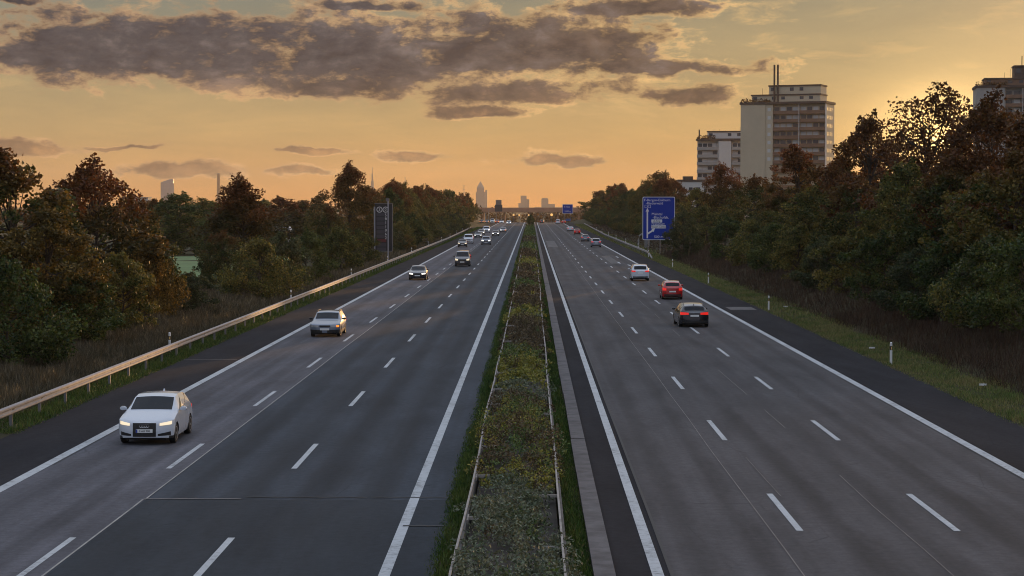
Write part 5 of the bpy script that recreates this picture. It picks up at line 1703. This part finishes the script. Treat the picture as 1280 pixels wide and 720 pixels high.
def bridge():
    y = 1150.0; s = FPX / y
    X = lambda px: (px - VPX) / s
    Z = lambda py: CAMH + (HORY - py) / s
    z0 = float(dip(y))
    r = thing('road_bridge', 'reddish brown road bridge crossing both carriageways in the far distance', 'bridge', (0, y, z0))
    RB = mat('bridge_concrete', (.42, .22, .13), .85, var=.2, vscale=.2)
    b = MB(); b.box(-75, 75, -5, 5, Z(265.5) - z0, Z(261.5) - z0); b.build('deck', RB, r)
    b = MB(); b.box(-75, 75, -5.3, -5.003, Z(265) - z0, Z(259.5) - z0); b.build('parapet', RB, r)
    for x in (-27, -15, -.5, 15, 27):
        q = MB(); q.box(x - .5, x + .5, -3, 3, -1, Z(265.5) - z0 - .005); q.build('pier', RB, r)
    # portal sign before the bridge on the left
    y2 = 960.0; s2 = FPX / y2
    r = thing('portal_sign', 'dark back of a far motorway sign standing over the left tree row end', 'road sign', ((623.3 - VPX) / s2, y2, float(dip(y2))))
    zz = lambda py: CAMH + (HORY - py) / s2 - float(dip(y2))
    b = MB(); b.box(-4.6 / s2, 4.6 / s2, -.1, .1, zz(264.5), zz(256)); b.build('panel', mat('sign_back', (.055, .050, .055), .6), r)
    b = MB(); b.box(-3.6 / s2, 3.6 / s2, -.12, .08, zz(256) + .005, zz(250)); b.build('upper_panel', mat('sign_back_pale', (.20, .16, .14), .6), r)
    for x in (-3 / s2, 3 / s2):
        b = MB(); b.box(x - .12, x + .12, .11, .35, -.5, zz(257)); b.build('post', POSTM, r)
    # lamp posts by the slip road
    for (px, top, yy, lab) in ((611, 262, 900, 'pale lamp post beside the slip road on the left'), (607, 265, 940, 'second thinner lamp post left of the pale one by the slip road')):
        k = FPX / yy
        r = thing('lamp_post', lab, 'lamp post', ((px - VPX) / k, yy, float(dip(yy))))
        h = CAMH + (HORY - top) / k
        b = MB(); b.tube([(0, 0, -.3), (0, 0, h)], [.22, .14], 6); b.build('pole', CONC, r)
        b = MB(); b.box(-.15, .9, -.15, .15, h, h + .14); b.build('lamp_head', GREYC, r)
    # lamps shining under and beside the bridge
    glow = mat('lamp_glow', (.8, .5, .2), .4, emit=(1.0, .50, .14), estr=.9)
    for (px, py, rad, lab) in ((689.5, 268.5, .75, 'round orange lamp beside the right end of the far bridge'), (642, 268.6, .5, 'orange lamp under the left part of the far bridge'),
                               (649, 268.8, .45, 'orange lamp under the middle of the far bridge'), (661, 269.0, .45, 'orange lamp under the bridge near the median')):
        yy = 1120.0; k = FPX / yy
        r = thing('road_lamp', lab, 'lamp', ((px - VPX) / k, yy, float(dip(yy))), 0, 'orange lamps at the bridge')
        h = CAMH + (HORY - py) / k - float(dip(yy))
        b = MB(); b.tube([(0, .2, -.3), (0, .2, h)], .09, 6); b.build('pole', POSTM, r)
        b = MB(); b.lathe([(-.3 * rad, .2 * rad), (-.25 * rad, .8 * rad), (0, rad), (.25 * rad, .8 * rad), (.3 * rad, .2 * rad)], 'y', 12, (0, 0, h)); b.build('lamp_head', glow, r)
bridge()

def litter():
    for (px, py, lab) in ((1090, 437, 'white scrap of litter on the grass near the nearest right marker post'), (1229, 486, 'small white scrap of litter at the right edge grass'), (982, 386, 'pale blue scrap of litter on the grass past the second right marker post')):
        x, y = P(px, py)
        b = MB(); b.prism([(-.16, -.05), (.1, -.1), (.18, .04), (.02, .12), (-.14, .07)], 'z', 0, .07)
        o = b.build('litter', PLAST, loc=(x, y, gz(x, y) + .05)); tag(o, lab, 'litter')
litter()

# ------------------------------------------------------------------ evening haze
HAZE = True
def haze():
    m = bpy.data.materials.new('haze_air'); m.use_nodes = True
    m.node_tree.nodes.clear()
    k = NT(m.node_tree)
    v = k.n('ShaderNodeVolumePrincipled')
    v.inputs['Color'].default_value = (.95, .80, .62, 1)
    v.inputs['Density'].default_value = .00006
    v.inputs['Anisotropy'].default_value = .35
    o = k.n('ShaderNodeOutputMaterial'); k.put(o.inputs['Volume'], v.outputs[0])
    b = MB(); b.box(-2600, 2600, -60, 6600, -8.5, 125)
    ob = b.build('haze', m)
    tag(ob, 'thin warm evening haze over the whole scene', 'haze', kind='stuff')
if HAZE:
    haze()
